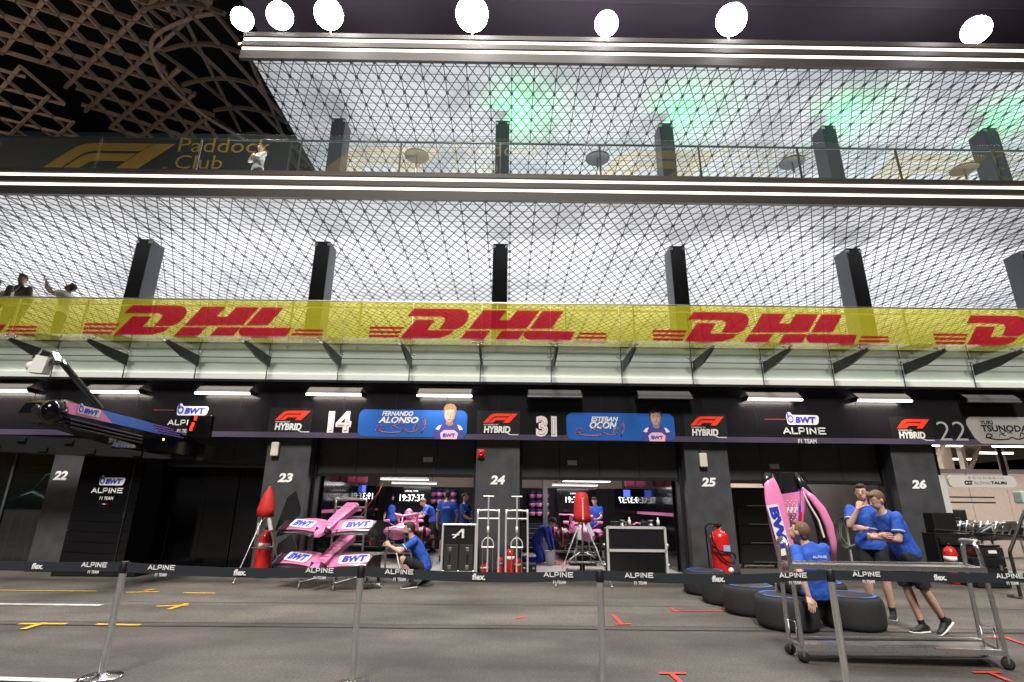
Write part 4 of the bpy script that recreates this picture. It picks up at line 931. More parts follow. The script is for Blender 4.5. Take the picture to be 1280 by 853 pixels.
# ================= GARAGE INTERIORS =================
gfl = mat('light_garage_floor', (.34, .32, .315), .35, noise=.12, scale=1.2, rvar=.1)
CREAM = mat('cream_wall', (.52, .42, .34), .6)
for i in (2, 3):
    x0, x1 = bay(i); sheet('garage_floor', x0 - .0, x1, YF + .75, YF + 9.0, .006, gfl)
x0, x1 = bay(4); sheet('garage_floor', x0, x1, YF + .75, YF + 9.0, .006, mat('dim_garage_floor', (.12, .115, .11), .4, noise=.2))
sheet('garage_floor', XC[5] + PW / 2, 32, YF + .5, 40, .006, mat('grey_garage_floor', (.26, .24, .22), .4, noise=.15))
# painted corner marks on the shiny floors
m = MB(); q0 = G(575, 690, .01); m.add([q0 + V((-.6, -.5, 0)), q0 + V((.1, -.5, 0)), q0 + V((.9, .9, 0)), q0 + V((.3, .9, 0))], [(0, 1, 2, 3)]); structure(m.build('floor_marking', mat('pink_floor_paint', (.75, .16, .22), .4)))
m = MB(); q0 = G(688, 705, .01); m.add([q0 + V((-.3, -.2, 0)), q0 + V((.5, -.2, 0)), q0 + V((.6, .9, 0)), q0 + V((.3, .9, 0))], [(0, 1, 2, 3)]); structure(m.build('floor_marking', MATS['pink_floor_paint']))
m = MB(); q0 = G(690, 697, .0095); m.add([q0 + V((-.3, .3, 0)), q0 + V((.1, .0, 0)), q0 + V((-.2, 1.9, 0)), q0 + V((-.6, 1.9, 0))], [(0, 1, 2, 3)]); structure(m.build('floor_marking', mat('blue_floor_paint', (.07, .10, .42), .4)))
screenm = mat('screen_black', (.006, .006, .008), .12)
glowtxt = mat('screen_text', (1, 1, 1), emit=2.2, ec=(.95, .97, 1))
bluescr = mat('screen_blue', (.05, .08, .6), emit=1.2, ec=(.12, .18, 1))
YBW = 20.6
for i in (2, 3):
    x0, x1 = bay(i)
    nm = 'the garage with the crouching man' if i == 2 else 'the garage with the tripod'
    s = thing('partition_wall', 'black rear partition with a cream strip above it, closing ' + nm, 'partition', group='rear partitions of the garages')
    m = MB(); m.box((x0, YBW, 0), (x1, YBW + .1, 2.18)); m.build('black_panel', BLACK, s); m = MB(); m.box((x0, YBW, 2.185), (x1, YBW + .1, 3.2)); m.build('cream_strip', CREAM, s)
    # side lining of glossy panels
    for sx in (-1, 1):
        xx = x0 + .02 if sx < 0 else x1 - .02
        s = thing('side_panels', 'glossy black lining with a pink stripe, %s wall of %s' % ('left' if sx < 0 else 'right', nm), 'panel', group='glossy side linings')
        for k in range(4):
            ya_, yb_ = YF + 1.0 + k * 1.55, YF + 1.0 + (k + 1) * 1.55 - .02
            m = MB(); m.bbox((min(xx, xx - sx * .06), ya_, .02), (max(xx, xx - sx * .06), yb_, 2.6), .01); m.build('panel', BLACKGLOSS, s)
        m = MB(); m.box((xx - sx * .075 - .006, YF + 1.0, 1.33), (xx - sx * .075 + .006, YF + 7.2, 1.41)); m.build('pink_stripe', PINK, s)
for (px0, px1, py0, py1, Y, txt, tx, ty, mirror, lab, small) in (
        (481, 539, 608, 640, 19.9, '19:37:37', (500, 530), (618, 626.5), False, 'wide black screen behind the pink car showing the time in white digits', True),
        (420, 470, 607, 645, 18.2, '19:37:37', (439, 466), (616, 624), True, 'glossy black panel with the clock reflection built in as digits, left of the pink car', False),
        (696, 745, 611, 640, 19.9, '19:37:37', (707, 735), (621, 628.5), False, 'wide black screen half hidden by the red tripod cover, with the time', True),
        (768, 806, 611, 645, 18.2, '19:37:37', (773, 800), (621.5, 629), True, 'glossy black panel with the clock reflection built in as digits, right of the tripod', False)):
    s = thing('wall_screen', lab, 'screen', group='garage clock screens')
    X0, X1, Z0, Z1 = PX(px0, 620, Y), PX(px1, 620, Y), PZ(px0, py1, Y), PZ(px0, py0, Y)
    m = MB(); m.bbox((X0, Y, Z0), (X1, Y + .06, Z1), .01); m.build('panel', screenm, s)
    w_ = PX(tx[1], 620, Y) - PX(tx[0], 620, Y); h_ = PZ(tx[0], ty[0], Y) - PZ(tx[0], ty[1], Y); zz = PZ(tx[0], ty[1], Y)
    if not mirror: lettering(txt, (PX(tx[0], 620, Y), Y, zz), XA, ZA, w_, h_, glowtxt, s, 'digits', bold=.0)
    else:
        o = lettering(txt, (0, 0, 0), XA, ZA, w_, h_, glowtxt, s, 'digits', bold=.0)
        for v in o.data.vertices: v.co = V((PX(tx[1], 620, Y) - v.co.x, Y + v.co.y, zz + v.co.z))  # the clock's reflection, built as glowing mirrored digits
    if small: lettering('LOCAL TIME', (PX(tx[0] + 6, 620, Y), Y, PZ(tx[0], ty[0] - 3.2, Y)), XA, ZA, w_ * .55, h_ * .22, glowtxt, s)
for px, py, Y, lab in ((405.5, 608, 17.6, 'lit blue square screen near the left wall of the garage with the front wings'), (834, 613, 17.4, 'lit blue square screen near the right wall of the garage with the tripod'), (453, 611, 18.1, 'small lit blue screen above the mirrored clock left of the pink car'), (783.5, 617, 18.1, 'small lit blue screen above the mirrored clock right of the tripod')):
    s = thing('team_display', lab, 'screen', P(px, py, Y), group='small blue displays'); k = .17 if px in (405.5, 834) else .11
    m = MB(); m.bbox((-k - .02, 0, -k - .02), (k + .02, .05, k + .02), .01); m.build('frame', BLACK, s); m = MB(); m.box((-k, -.006, -k), (k, -.001, k)); m.build('screen', bluescr, s)
    if k > .15: alpine(s, (-.2, -.01, -.40), XA, ZA, .40, mat('dim_white_print', (.5, .5, .5), .5))
def tube_lamp(px0, px1, py, Y, lab, e=45):
    a, b_ = P(px0, py, Y), P(px1, py, Y); s = thing('ceiling_lamp', lab, 'lamp', a.lerp(b_, .5), group='flat garage lamps'); L_ = (b_ - a).length / 2
    m = MB(); m.bbox((-L_, -.14, 0), (L_, .14, .05), .01); m.build('housing', ALU, s); m = MB(); m.box((-L_ + .02, -.12, -.012), (L_ - .02, .12, -.001)); m.build('diffuser', mat('lamp_diffuser', (1, 1, 1), emit=5, ec=(.97, .98, 1)), s)
    for sx in (-L_ * .8, L_ * .8): m = MB(); m.tube([(sx, 0, .05), (sx, 0, 1.2)], .006, 5); m.build('suspension_wire', BLACK, s)
    area('garage_lamp_light', a.lerp(b_, .5) + V((0, 0, -.06)), (0, 0, 0), L_ * 2, .3, e, (1, .98, .97))
tube_lamp(476, 536, 599.5, 16.6, 'flat white lamp, nearer and longer, over the pink car with the halo', 34)
tube_lamp(490, 546, 604.5, 18.8, 'flat white lamp, further back, over the pink car with the halo', 34)
tube_lamp(703, 763, 602, 16.6, 'flat white lamp, nearer, over the red covered tripod', 34)
tube_lamp(690, 747, 607, 18.8, 'flat white lamp, further back, over the red covered tripod', 34)
for i in (2, 3):
    x0, x1 = bay(i)
    area('garage_ceiling_light', ((x0 + x1) / 2, YF + 2.2, 3.3), (0, 0, 0), 3.4, .4, 50, (1, .97, .95)); area('garage_ceiling_light', ((x0 + x1) / 2, YF + 4.8, 3.3), (0, 0, 0), 3.4, .4, 45, (1, .97, .95))
# pink hanging head units
for px, py, Y, lab in ((446, 599, 16.5, 'pink cover hanging from the ceiling left of the lamps'), (794, 604, 16.5, 'pink cover hanging from the ceiling right of the lamps')):
    s = thing('hanging_cover', lab, 'cover', P(px, py, Y), group='pink hanging covers'); dp = mat('deep_pink_cover', (.42, .06, .14), .4)
    for sx in (-1, 1): m = MB(); m.bbox((sx * .165 - .15, -.12, -.10), (sx * .165 + .15, .12, .14), .05); m.build('shell', dp, s)
    m = MB(); m.box((-.3, -.05, .16), (.3, .05, .9)); m.build('hanger', BLACK, s)
# hanging pink and navy helmets on the rear rack
def helmet(par=None):
    s = thing('crew_helmet', '', 'helmet', group='pink and navy crew helmets on the rear rack')
    m = MB(); m.lathe([(.02, -.15), (.09, -.13), (.125, -.05), (.13, .0)], n=14); m.build('pink_shell', PINK, s); m = MB(); m.lathe([(.132, .0), (.125, .06), (.08, .12), (.01, .14)], n=14, m=0); m.build('navy_top', mat('navy_paint', (.02, .025, .09), .4), s); return s
h0 = None; HP = []
for cx0, rows, cols_, tagn in ((541, (616, 624.5), 4, 'beside the clock screen'), (665, (618, 629, 640), 3, 'left of the thin grey post')):
    for r_, py in enumerate(rows):
        for k in range(cols_): HP.append((cx0 + k * 8.6, py, 'pink and navy helmet, %s in the %s row, %s' % (('first', 'second', 'third', 'fourth')[k], ('top', 'second', 'third')[r_], tagn)))
for px, py, lab in HP:
    if h0 is None: h0 = helmet(); o = h0
    else: o = dup(h0)
    o.location = P(px, py, 20.3); o['label'] = lab
m = MB(); q = P(681.5, 640, 16.8); m.bbox((q.x - .07, q.y, 0), (q.x + .07, q.y + .12, 3.2), .01); tag(m.build('garage_post', mat('grey_post', (.22, .21, .22), .45)), 'thin grey post standing in the garage right of the hanging helmets', 'post')
# ---- racing cars without wheels, on stands
def racing_car(label, x, y, ring_side):
    s = thing('racing_car', label, 'racing car', (x, y, 0), group='pink racing cars in the garages'); zo = .42
    def o(p): return V(p) + V((0, 0, zo))
    m = MB(); m.sweep([o((0, -1.55, .33)), o((0, -.9, .36)), o((0, -.3, .38)), o((0, .3, .40)), o((0, .9, .42)), o((0, 2.2, .30))], [(.17, .15), (.22, .20), (.30, .24), (.34, .25), (.30, .28), (.10, .14)], XA, n=16); m.build('monocoque', PINK, s)
    m = MB(); m.bbox(o((-.72, -.45, .02)), o((.72, 2.2, .07)), .02); m.build('floor', CARBON, s)
    for sx in (-1, 1):
        m = MB(); m.sweep([o((sx * .48, .12, .30)), o((sx * .54, .3, .32)), o((sx * .50, 1.1, .27)), o((sx * .25, 2.0, .18))], [(.15, .11), (.19, .14), (.17, .14), (.08, .1)], XA, n=12); m.build('sidepod', PINK, s)
        m = MB(); m.ball(o((sx * .48, .13, .32)), (.115, .03, .075)); m.build('intake', BLACK, s)
        m = MB(); m.bbox(o((sx * .52 - .09, -.32, .62)), o((sx * .52 + .09, -.26, .70)), .02); m.bar(o((sx * .3, -.2, .5)), o((sx * .5, -.28, .64)), .02); m.build('mirror', PINK, s)
    m = MB(); m.tube([o((0, -.62, .56)), o((0, -.52, .74)), o((0, -.45, .80))], [.02, .026, .03], 8)
    m.tube([o(p) for p in smooth_pts([(.0, -.50, .80), (-.20, -.38, .83), (-.33, -.05, .84), (-.32, .25, .74), (-.26, .36, .60)], 5)], .038, 8); m.tube([o(p) for p in smooth_pts([(.0, -.50, .80), (.20, -.38, .83), (.33, -.05, .84), (.32, .25, .74), (.26, .36, .60)], 5)], .038, 8); m.build('halo', mat('halo_pink', (.75, .30, .45), .35), s)
    m = MB(); m.ball(o((0, -.05, .58)), (.24, .40, .06)); m.build('cockpit', BLACK, s)
    m = MB(); m.sweep([o((0, .35, .80)), o((0, .5, .86)), o((0, 1.0, .74)), o((0, 2.2, .42))], [(.10, .12), (.13, .15), (.07, .20), (.03, .12)], XA, n=12); m.build('airbox', PINK, s)
    m = MB(); m.ball(o((0, .34, .83)), (.08, .02, .08)); m.build('air_intake', BLACK, s)
    m = MB(); m.bbox(o((-.48, 2.35, .82)), o((.48, 2.62, .86)), .01); m.build('rear_wing', PINK, s); 
    m = MB(); m.bbox(o((-.50, 2.25, .45)), o((-.48, 2.7, .9)), .005); m.bbox(o((.48, 2.25, .45)), o((.50, 2.7, .9)), .005); m.bar(o((0, 2.3, .3)), o((0, 2.45, .83)), .04); m.build('endplates', CARBON, s)
    for ya_, tr_ in ((-1.05, .68), (2.0, .66)):
        for sx in (-1, 1):
            m = MB(); c = o((sx * tr_, ya_, .27)); m.lathe([(.16, -.12), (.24, -.10), (.25, .10), (.10, .12)], c, 20, axis=(sx, 0, 0)); b_ = m.build('brake_drum', CARBON, s)
            m = MB(); m.lathe([(.25, .02), (.275, .03), (.275, .06), (.25, .07), (.25, .02)], c, 24, axis=(sx, 0, 0)); m.build('ring', RED if ring_side == sx or ya_ < 0 else CARBON, b_)
            m = MB()
            for z0, z1, dy in ((.42, .38, -.25), (.42, .38, .2), (.22, .2, -.25), (.22, .2, .2)): m.bar(o((sx * .18, ya_ + dy, z0)), o((sx * (tr_ - .1), ya_, z1)), .025, .012)
            m.build('suspension', CARBON, s)
    for yy in (-.8, 1.6):
        st_ = MB(); st_.bar((-.3, yy, .42), (-.42, yy, 0), .04); st_.bar((.3, yy, .42), (.42, yy, 0), .04); st_.bar((-.36, yy, .2), (.36, yy, .2), .03); st_.bar((-.3, yy, .425), (.3, yy, .425), .04); st_.build('stand', STEEL, s)
    return s
q = P(507, 650, 17.3); racing_car('pink racing car with halo raised on stands without wheels, beside the back-turned man', q.x, 17.3, 1)
q = P(727, 650, 17.3); racing_car('pink racing car behind the red covered tripod, raised on stands without wheels', q.x, 17.3, -1)
for px, lab in ((425, 'left'), (800, 'right')):
    pass
# black tool cabinets and benches along the garages
def cabinet(x, y, w_, d_, h_, label, drawers=5, mt=BLACK, group='tool cabinets'):
    s = thing('tool_cabinet', label, 'cabinet', (x, y, 0), group=group)
    m = MB(); m.bbox((-w_ / 2, 0, .10), (w_ / 2, d_, h_), .012); m.build('carcass', mt, s)
    for k in range(drawers):
        z0 = .14 + k * (h_ - .18) / drawers; m = MB(); m.bbox((-w_ / 2 + .03, -.014, z0), (w_ / 2 - .03, -.001, z0 + (h_ - .18) / drawers - .02), .004); dd = m.build('drawer', CARBON, s)
        m = MB(); m.box((-w_ / 4, -.03, z0 + .03), (w_ / 4, -.016, z0 + .045)); m.build('handle', STEEL, dd)
    for sx in (-1, 1):
        for yy in (.08, d_ - .08): m = MB(); m.lathe([(.05, -.02), (.05, .02)], (sx * (w_ / 2 - .08), yy, .05), 12, axis=(1, 0, 0)); m.build('castor', RUBBER, s)
    return s
for px, Y, w_, h_, lab in ((425, 18.4, 1.3, .95, 'low black tool cabinet under the mirrored clock behind the front wings'), (466, 19.2, .9, 1.0, 'low black tool cabinet left of the pink car with the halo'), (788, 18.4, 1.3, .95, 'low black tool cabinet under the mirrored clock right of the tripod'), (590, 17.4, .8, .95, 'black bench cabinet the man beside the flight case works at'), (668, 19.4, 1.0, .95, 'low black cabinet under the hanging helmets')):
    cabinet(PX(px, 660, Y), Y, w_, .6, h_, lab)
def clutter(px0, px1, Y, z, n, seed, par_lab, nm='bench_tool'):
    """small tools, cases and spools lying on a bench"""
    rnd = random.Random(seed); a, b_ = PX(px0, 650, Y), PX(px1, 650, Y)
    for k in range(n):
        x = a + (b_ - a) * (k + .5) / n; t_ = k % 4; m = MB(); z_ = z + .0
        if t_ == 0: m.bbox((x - .09, Y, z_), (x + .09, Y + .14, z_ + .09), .01); m.bar((x - .04, Y + .07, z_ + .09), (x - .04, Y + .07, z_ + .12), .01); m.bar((x + .04, Y + .07, z_ + .09), (x + .04, Y + .07, z_ + .12), .01); m.bar((x - .045, Y + .07, z_ + .12), (x + .045, Y + .07, z_ + .12), .012); mt = CARBON; cat = 'small case'
        elif t_ == 1: m.lathe([(.06, 0), (.06, .02), (.03, .03), (.03, .10), (.06, .11), (.06, .13)], (x, Y + .08, z_), 14); mt = STEEL; cat = 'spool'
        elif t_ == 2: m.lathe([(.035, 0), (.038, .12), (.015, .15), (.015, .19)], (x, Y + .08, z_), 12); mt = WHITE; cat = 'bottle'
        else: m.tube([(x - .08, Y + .05, z_ + .02), (x, Y + .1, z_ + .07), (x + .06, Y + .05, z_ + .05), (x + .1, Y + .1, z_ + .02)], .018, 7); mt = RED if k % 3 else PINK; cat = 'tool'
        tag(m.build({'small case': 'tool_case', 'spool': 'wire_spool', 'bottle': 'spray_bottle', 'tool': 'power_tool'}[cat], mt), '%s, %s along %s' % ({'small case': 'small dark tool case', 'spool': 'steel wire spool', 'bottle': 'white spray bottle', 'tool': 'bent hand tool'}[cat], ('first', 'second', 'third', 'fourth', 'fifth', 'sixth', 'seventh', 'eighth')[k], par_lab), cat, 'small things on ' + par_lab)
clutter(415, 437, 18.45, .95, 5, 1, 'the cabinet behind the front wings')
clutter(575, 592, 17.5, .95, 4, 3, 'the bench by the flight case')
clutter(775, 800, 18.45, .95, 5, 2, 'the cabinet right of the tripod')
# air hose loops
m = MB(); a = P(478, 604, 17); m.tube(smooth_pts([tuple(a), (a.x - .1, 17, 1.9), (a.x - .35, 17.1, 1.6), (a.x - .75, 17.1, 1.0)], 6), .016, 7); tag(m.build('air_hose', mat('rust_hose', (.28, .07, .04), .5)), 'rust red air hose hanging down beside the mirrored clock panel', 'hose')

# ---- bay with the black closed doors and the glass front at the far left
x0, x1 = bay(1)
s = thing('closed_doors', 'tall closed glossy black doors behind the black tower cabinet', 'door')
n = 5
for k in range(n):
    a_ = x0 + .07 + (x1 - x0 - .14) * k / n; b_ = x0 + .07 + (x1 - x0 - .14) * (k + 1) / n
    m = MB(); m.bbox((a_ + .006, YF + .62 - .02 * (k % 2), .02), (b_ - .006, YF + .68, 3.0), .01); m.build('door_panel', BLACKGLOSS, s)
s = thing('notice_sheet', 'small pale notice on the black doors beside the tower cabinet', 'notice', P(196.5, 612, YF + .55))
m = MB(); m.box((-.11, 0, -.20), (.11, .012, .20)); m.build('sheet', mat('notice_grey', (.30, .24, .22), .5), s)
m = MB(); [m.box((-.09, -.003, .14 - .05 * k), (.09 - .03 * (k % 3), -.001, .155 - .05 * k)) for k in range(6)]; m.build('printed_lines', BLACK, s)
x0, x1 = bay(0)
s = thing('tinted_glazing', 'dark tinted glass garage front at the left edge', 'glass front')
tint = film('dark_tinted_glass', (.02, .03, .03), .15, .03, (.45, .52, .50), .22)
for k in range(3):
    a_ = x0 + (x1 - x0) * k / 3; b_ = x0 + (x1 - x0) * (k + 1) / 3; m = MB(); m.box((a_ + .03, YF + .5, .05), (b_ - .03, YF + .512, 3.0)); m.build('pane', tint, s)
    m = MB(); m.box((a_ - .03, YF + .47, 0), (a_ + .03, YF + .54, 3.0)); m.build('frame', DARKPAINT, s)
m = MB()
for z in (2.3, 2.55, 2.8): m.box((x0 - 2, YF + 4.0, z), (x1, YF + 4.08, z + .03))
tag(m.build('reflection_bars', mat('dim_green_grey', (.10, .12, .115), .4)), 'dim horizontal bars standing in for reflections in the tinted glass front', 'rail')  # horizontal reflections in the glass, built as bars behind it
for k, px in enumerate((3, 17, 30, 43)):
    a, b_ = P(px + 4, 643, YF + .9), P(px - 2, 699, YF + .9); s = MB(); s.tube([(b_.x, YF + .9, .03), (b_.x, YF + .9, a.z)], .022, 8); s.lathe([(.12, 0), (.12, .02), (.03, .03)], (b_.x, YF + .9, .0), 16)
    tag(s.build('reflection_post', mat('pale_reflection_tone', (.5, .42, .36), .35, metal=.3)), 'slim pale post standing in for a reflection, ' + ('nearest the photo edge', 'second from the edge', 'third from the edge', 'fourth, nearest the pier')[k], 'post', 'reflection posts behind the glass front')  # upright light reflections in the glass, built as posts behind it
s = thing('display_figure', 'dark car body shape standing behind the tinted glass front', 'display', P(30, 640, YF + 2.6))
m = MB(); m.sweep([(-.9, 0, -.9), (-.5, 0, -.1), (.2, .1, .25), (.9, .2, -.1)], [(.3, .3), (.5, .5), (.4, .45), (.2, .3)], YA, n=12); m.build('shell', CARBON, s); m = MB(); m.sweep([(.1, -.1, .3), (.4, 0, 1.0), (.6, 0, 1.1)], [(.1, .05), (.08, .04), (.05, .03)], YA, n=10); m.build('fin', mat('green_grey_fin', (.16, .2, .19), .4), s)
area('glass_front_light', (PX(30, 600, 15.5), 15.5, 3.0), (0, 0, 0), 2.5, .3, 30, (.9, 1, .97))

# ---- bay 25-26: pink engine covers, shelves and a cream wall at the back
x0, x1 = bay(4)
m = MB(); m.box((x0, YF + 5.6, 0), (x1, YF + 5.7, 3.2)); tag(m.build('partition_wall', CREAM), 'cream rear wall behind the shelves of red labelled boxes', 'partition', 'rear partitions of the garages')
s = thing('storage_rack', 'tall black storage rack with red labelled boxes behind the two standing men', 'rack', (PX(1070, 650, 17.6), 17.6, 0))
m = MB()
for sx in (-1.1, -.1, 1.1): m.box((sx - .03, 0, 0), (sx + .03, .5, 2.15))
m.build('frame', BLACK, s)
for r_ in range(4):
    for k in range(3):
        if k == 2 and r_ == 3: continue
        m = MB(); xx = -1.05 + k * .72; zz = .12 + r_ * .5; m.bbox((xx, -.02, zz), (xx + .66, .45, zz + .42), .03); bx = m.build('storage_box', CARBON, s)
        m = MB(); m.box((xx + .15, -.03, zz + .14), (xx + .50, -.021, zz + .26)); m.build('red_label', mat('red_label', (.55, .03, .03), .5), bx)
for px, Y, w_, h_, lab in ((950, 15.2, 1.3, 2.1, 'tall black cabinet in the gloom left of the pink engine covers'),): cabinet(PX(px, 650, Y), Y, w_, .7, h_, lab, 4)
area('rear_wall_light', ((x0 + x1) / 2 + .6, YF + 4.2, 3.3), (0, 0, 0), 2.8, .4, 120, (1, .92, .85))
m = MB(); q = P(1062, 668, 14.6)
for k in range(5): m.tube([(q.x + (.22 + .02 * k) * math.cos(a), 14.6 + .04 * k, .95 + (.30 + .02 * k) * math.sin(a)) for a in [j * math.pi / 10 for j in range(20)]], .012, 6, closed=True)
m.bar((q.x, 14.7, 0), (q.x, 14.7, 1.4), .05); m.bar((q.x - .3, 14.7, 0), (q.x + .3, 14.7, 0.02), .05); tag(m.build('hose_reel', mat('grey_hose', (.30, .30, .29), .45)), 'coiled grey hoses on a stand left of the man with his hand at his mouth', 'hose reel')

# ---- the bright neighbouring garage on the right
xr = XC[5] + PW / 2
wcream = mat('beige_panel_wall', (.62, .50, .43), .5, noise=.06)
s = thing('partition_wall', 'beige panelled rear wall of the bright neighbouring garage at the right edge', 'partition', group='rear partitions of the garages')
YR = 18.6; zt_ = PZ(1220, 592, YR)
for k in range(6): m = MB(); m.bbox((xr + k * 1.3 + .006, YR, 0), (xr + (k + 1) * 1.3 - .006, YR + .08, zt_), .008); m.build('panel', wcream, s)
m = MB(); m.box((xr, YR - .02, zt_), (xr + 8, YR + .12, zt_ + .14)); m.build('top_rail', mat('mauve_rail', (.22, .19, .20), .5), s)
m = MB(); [m.box((xr + .5, YR - .012, z), (xr + 6, YR - .001, z + .04)) for z in (1.95, 1.78)]; m.build('dark_line', BLACK, s)
for k in range(6): lettering(('TAURI', 'RACING', 'SPEED', 'CARGO', 'PIRELLI', 'RAUCH')[k] if False else 'ALPHATAURI', (xr + .7 + k * .75, YR, 1.52), XA, ZA, .42, .05, BLACK, s, bold=.01)
s = thing('garage_sign', 'white rounded hanging name sign at the front of the bright neighbouring garage', 'sign'); YQ = YF + .35
X0, X1, Z0, Z1 = PX(1184, 603, YQ), PX(1268, 603, YQ), PZ(1220, 609.5, YQ), PZ(1220, 594.5, YQ)
m = MB(); m.prism(round_rect(X1 - X0, Z1 - Z0, .12, 5), (X0, YQ, Z0), XA, ZA, .05); m.build('panel', mat('sign_warm_white', (.62, .60, .58), .4), s)
lettering('S C U D E R I A', (X0 + .52, YQ - .05, Z0 + .21), XA, ZA, .9, .05, mat('grey_print', (.35, .34, .34), .5), s)
lettering('ALPHA', (X0 + .62, YQ - .05, Z0 + .08), XA, ZA, .42, .07, MATS['grey_print'], s); lettering('TAURI', (X0 + 1.06, YQ - .05, Z0 + .08), XA, ZA, .40, .07, BLACK, s, bold=.03)
m = MB(); cc = (X0 + .50, YQ - .055, Z0 + .115)
for k, r_ in enumerate((.045, .04)): m.tube([(cc[0] + k * .07 - .05 + r_ * math.cos(a), cc[1], cc[2] + r_ * .9 * math.sin(a)) for a in [R(40 + 28 * j) for j in range(11)]], .012, 6)
m.bar((cc[0] + .06, cc[1], cc[2] - .04), (cc[0] + .06, cc[1], cc[2] + .04), .018); m.bar((cc[0] + .03, cc[1], cc[2] + .04), (cc[0] + .10, cc[1], cc[2] + .04), .016); m.build('emblem', BLACK, s)
m = MB(); m.bbox((X0 - .22, YQ, .05), (X0 - .02, YQ + .1, Z1), .02); m.build('side_column', mat('sign_warm_white', (.6, .6, .6)), s); m = MB(); m.box((X0 - .2, YQ + .02, Z1), (X0 - .1, YQ + .06, ZB0)); m.box((X1 - .2, YQ + .02, Z1), (X1 - .1, YQ + .06, ZB0)); m.build('hanger', BLACK, s)
m = MB(); m.box((xr, YF + .1, 4.75), (34, 41, 4.85)); tag(m.build('hall_ceiling', mat('hall_ceiling_brown', (.20, .13, .10), .6)), 'brown hall ceiling above the bright neighbouring garage', 'ceiling')
m = MB(); m.box((xr, 41, 0), (34, 41.2, 4.8)); tag(m.build('hall_end_wall', wcream), 'far beige end wall of the hall behind the bright neighbouring garage', 'wall')
tl0 = None; cnt = 0
for r_, Y in enumerate((20.5, 23, 26, 29.5, 33.5, 38)):
    for k in range(4 + r_ // 2):
        x = xr + .8 + k * 3.1 + (r_ % 2) * 1.2
        lab = 'hall tube lamp, %s row from the front, %s from the pier' % (('first', 'second', 'third', 'fourth', 'fifth', 'sixth')[r_], ('first', 'second', 'third', 'fourth', 'fifth', 'sixth', 'seventh')[k])
        if tl0 is None:
            tl0 = thing('tube_lamp', lab, 'lamp', group='tube lamps under the hall ceiling'); m = MB(); m.box((-.9, -.06, 0), (.9, .06, .06)); m.build('housing', ALU, tl0)
            m = MB(); m.tube([(-.88, 0, -.03), (.88, 0, -.03)], .05, 8); m.build('tube', mat('hall_tube', (1, 1, 1), emit=8, ec=(1, .96, .9)), tl0); o = tl0
        else: o = dup(tl0, label=lab)
        o.location = (x, Y, 4.3 - .06); cnt += 1
for k, (px, w_) in enumerate(((1166, .3), (1186, .5), (1208, .18), (1257, .22))):
    Y = 22.5 + k * 1.5; q = P(px, 580, Y); m = MB(); m.bbox((q.x - w_ / 2, Y, 0), (q.x + w_ / 2, Y + .3, 4.7), .02)
    if k in (0, 2): m.bar((q.x, Y, 3.2), (q.x + .9, Y, 4.6), .14)
    tag(m.build('hall_pillar', wcream), ('beige hall pillar with a raking brace beside the pier', 'broad beige hall pillar', 'narrow beige hall pillar with a raking brace', 'beige hall pillar furthest from the pier')[k], 'pillar', 'beige pillars of the hall')
for yy in (16, 20.5, 26, 33): area('hall_light', (xr + 5, yy, 4.2 if yy > 19 else 3.4), (0, 0, 0), 9, .5, 330 if yy < 21 else 420, (1, .95, .88))
# ================= PIT LANE EQUIPMENT =================
# ---- tower cabinet
s = thing('tower_cabinet', 'tall glossy black tower cabinet with white and blue team logo at the left', 'cabinet', (PX(113, 705, 12.6), 12.6, 0), R(0)); wc = 1.42
m = MB(); m.bbox((-wc / 2, 0, .16), (wc / 2, .9, 2.70), .03); m.build('shell', BLACKGLOSS, s)
m = MB(); m.bbox((-wc / 2 - .06, -.06, .0), (wc / 2 + .35, .96, .15), .02); m.build('skirt', BLACK, s)
m = MB(); [m.tube([(-wc / 2 + .02, -.006, .5 + .22 * k), (wc / 4, -.010, .46 + .22 * k), (wc / 2 - .02, -.006, .52 + .22 * k)], .005, 5) for k in range(5)]; m.build('cover_fold', BLACKGLOSS, s)
m = MB(); m.box((wc / 2 - .2, -.02, .25), (wc / 2 - .18, -.001, 2.6)); m.box((wc / 2 - .22, -.03, 1.2), (wc / 2 - .16, -.002, 1.35)); m.build('door_handle', CARBON, s)
bwt(s, (-.22, -.002, 1.92), XA, ZA, .56); alpine(s, (-.34, -.002, 1.76), XA, ZA, .72, wcol)
m = MB()
for k, cc in enumerate(((.05, .12, .6), (.8, .8, .8), (.7, .05, .05))): m.box((-.06 + .045 * k, -.006, 1.50), (-.02 + .045 * k, -.001, 1.52), k)
m.build('tricolour', [mat('flag_blue', (.05, .12, .6)), wcol, RED], s)
# ---- overhead boom
s = thing('gantry_boom', 'long raised black gantry boom with pink and blue side panels and a lamp pole', 'gantry', (0, 0, 0))
_b0, _b1 = P(60, 515, 8.6), P(262, 562, 12.7)
_bn = V((_b1.y - _b0.y, -(_b1.x - _b0.x), 0)).normalized()
def bo(px, py): d = ray(px, py); return CAM + d * ((_b0 - CAM).dot(_bn) / d.dot(_bn))
def boomprism(pxs, mt, nm, th, off=0.0, par=s):
    pts = [bo(*p) for p in pxs]; ax = (bo(230, 540) - bo(80, 510)); nrm = ax.cross(ZA).normalized(); nrm = nrm if nrm.y < 0 else -nrm
    m = MB(); lo = [p + nrm * off for p in pts]; hi = [p - nrm * th for p in lo]; n = len(pts)
    m.add(lo + hi, [tuple(range(n)), tuple(range(n, 2 * n))[::-1]] + [(i, n + i, n + (i + 1) % n, (i + 1) % n) for i in range(n)]); return m.build(nm, mt, par)
boomprism([(70, 503), (82, 500), (190, 527), (240, 548), (262, 560), (262, 568), (248, 572), (180, 560), (75, 528), (60, 516)], BLACKGLOSS, 'beam', .55)
boomprism([(80.5, 502), (124, 512), (139.5, 529.6), (84, 517.4)], PINK, 'pink_panel', .02, .03)
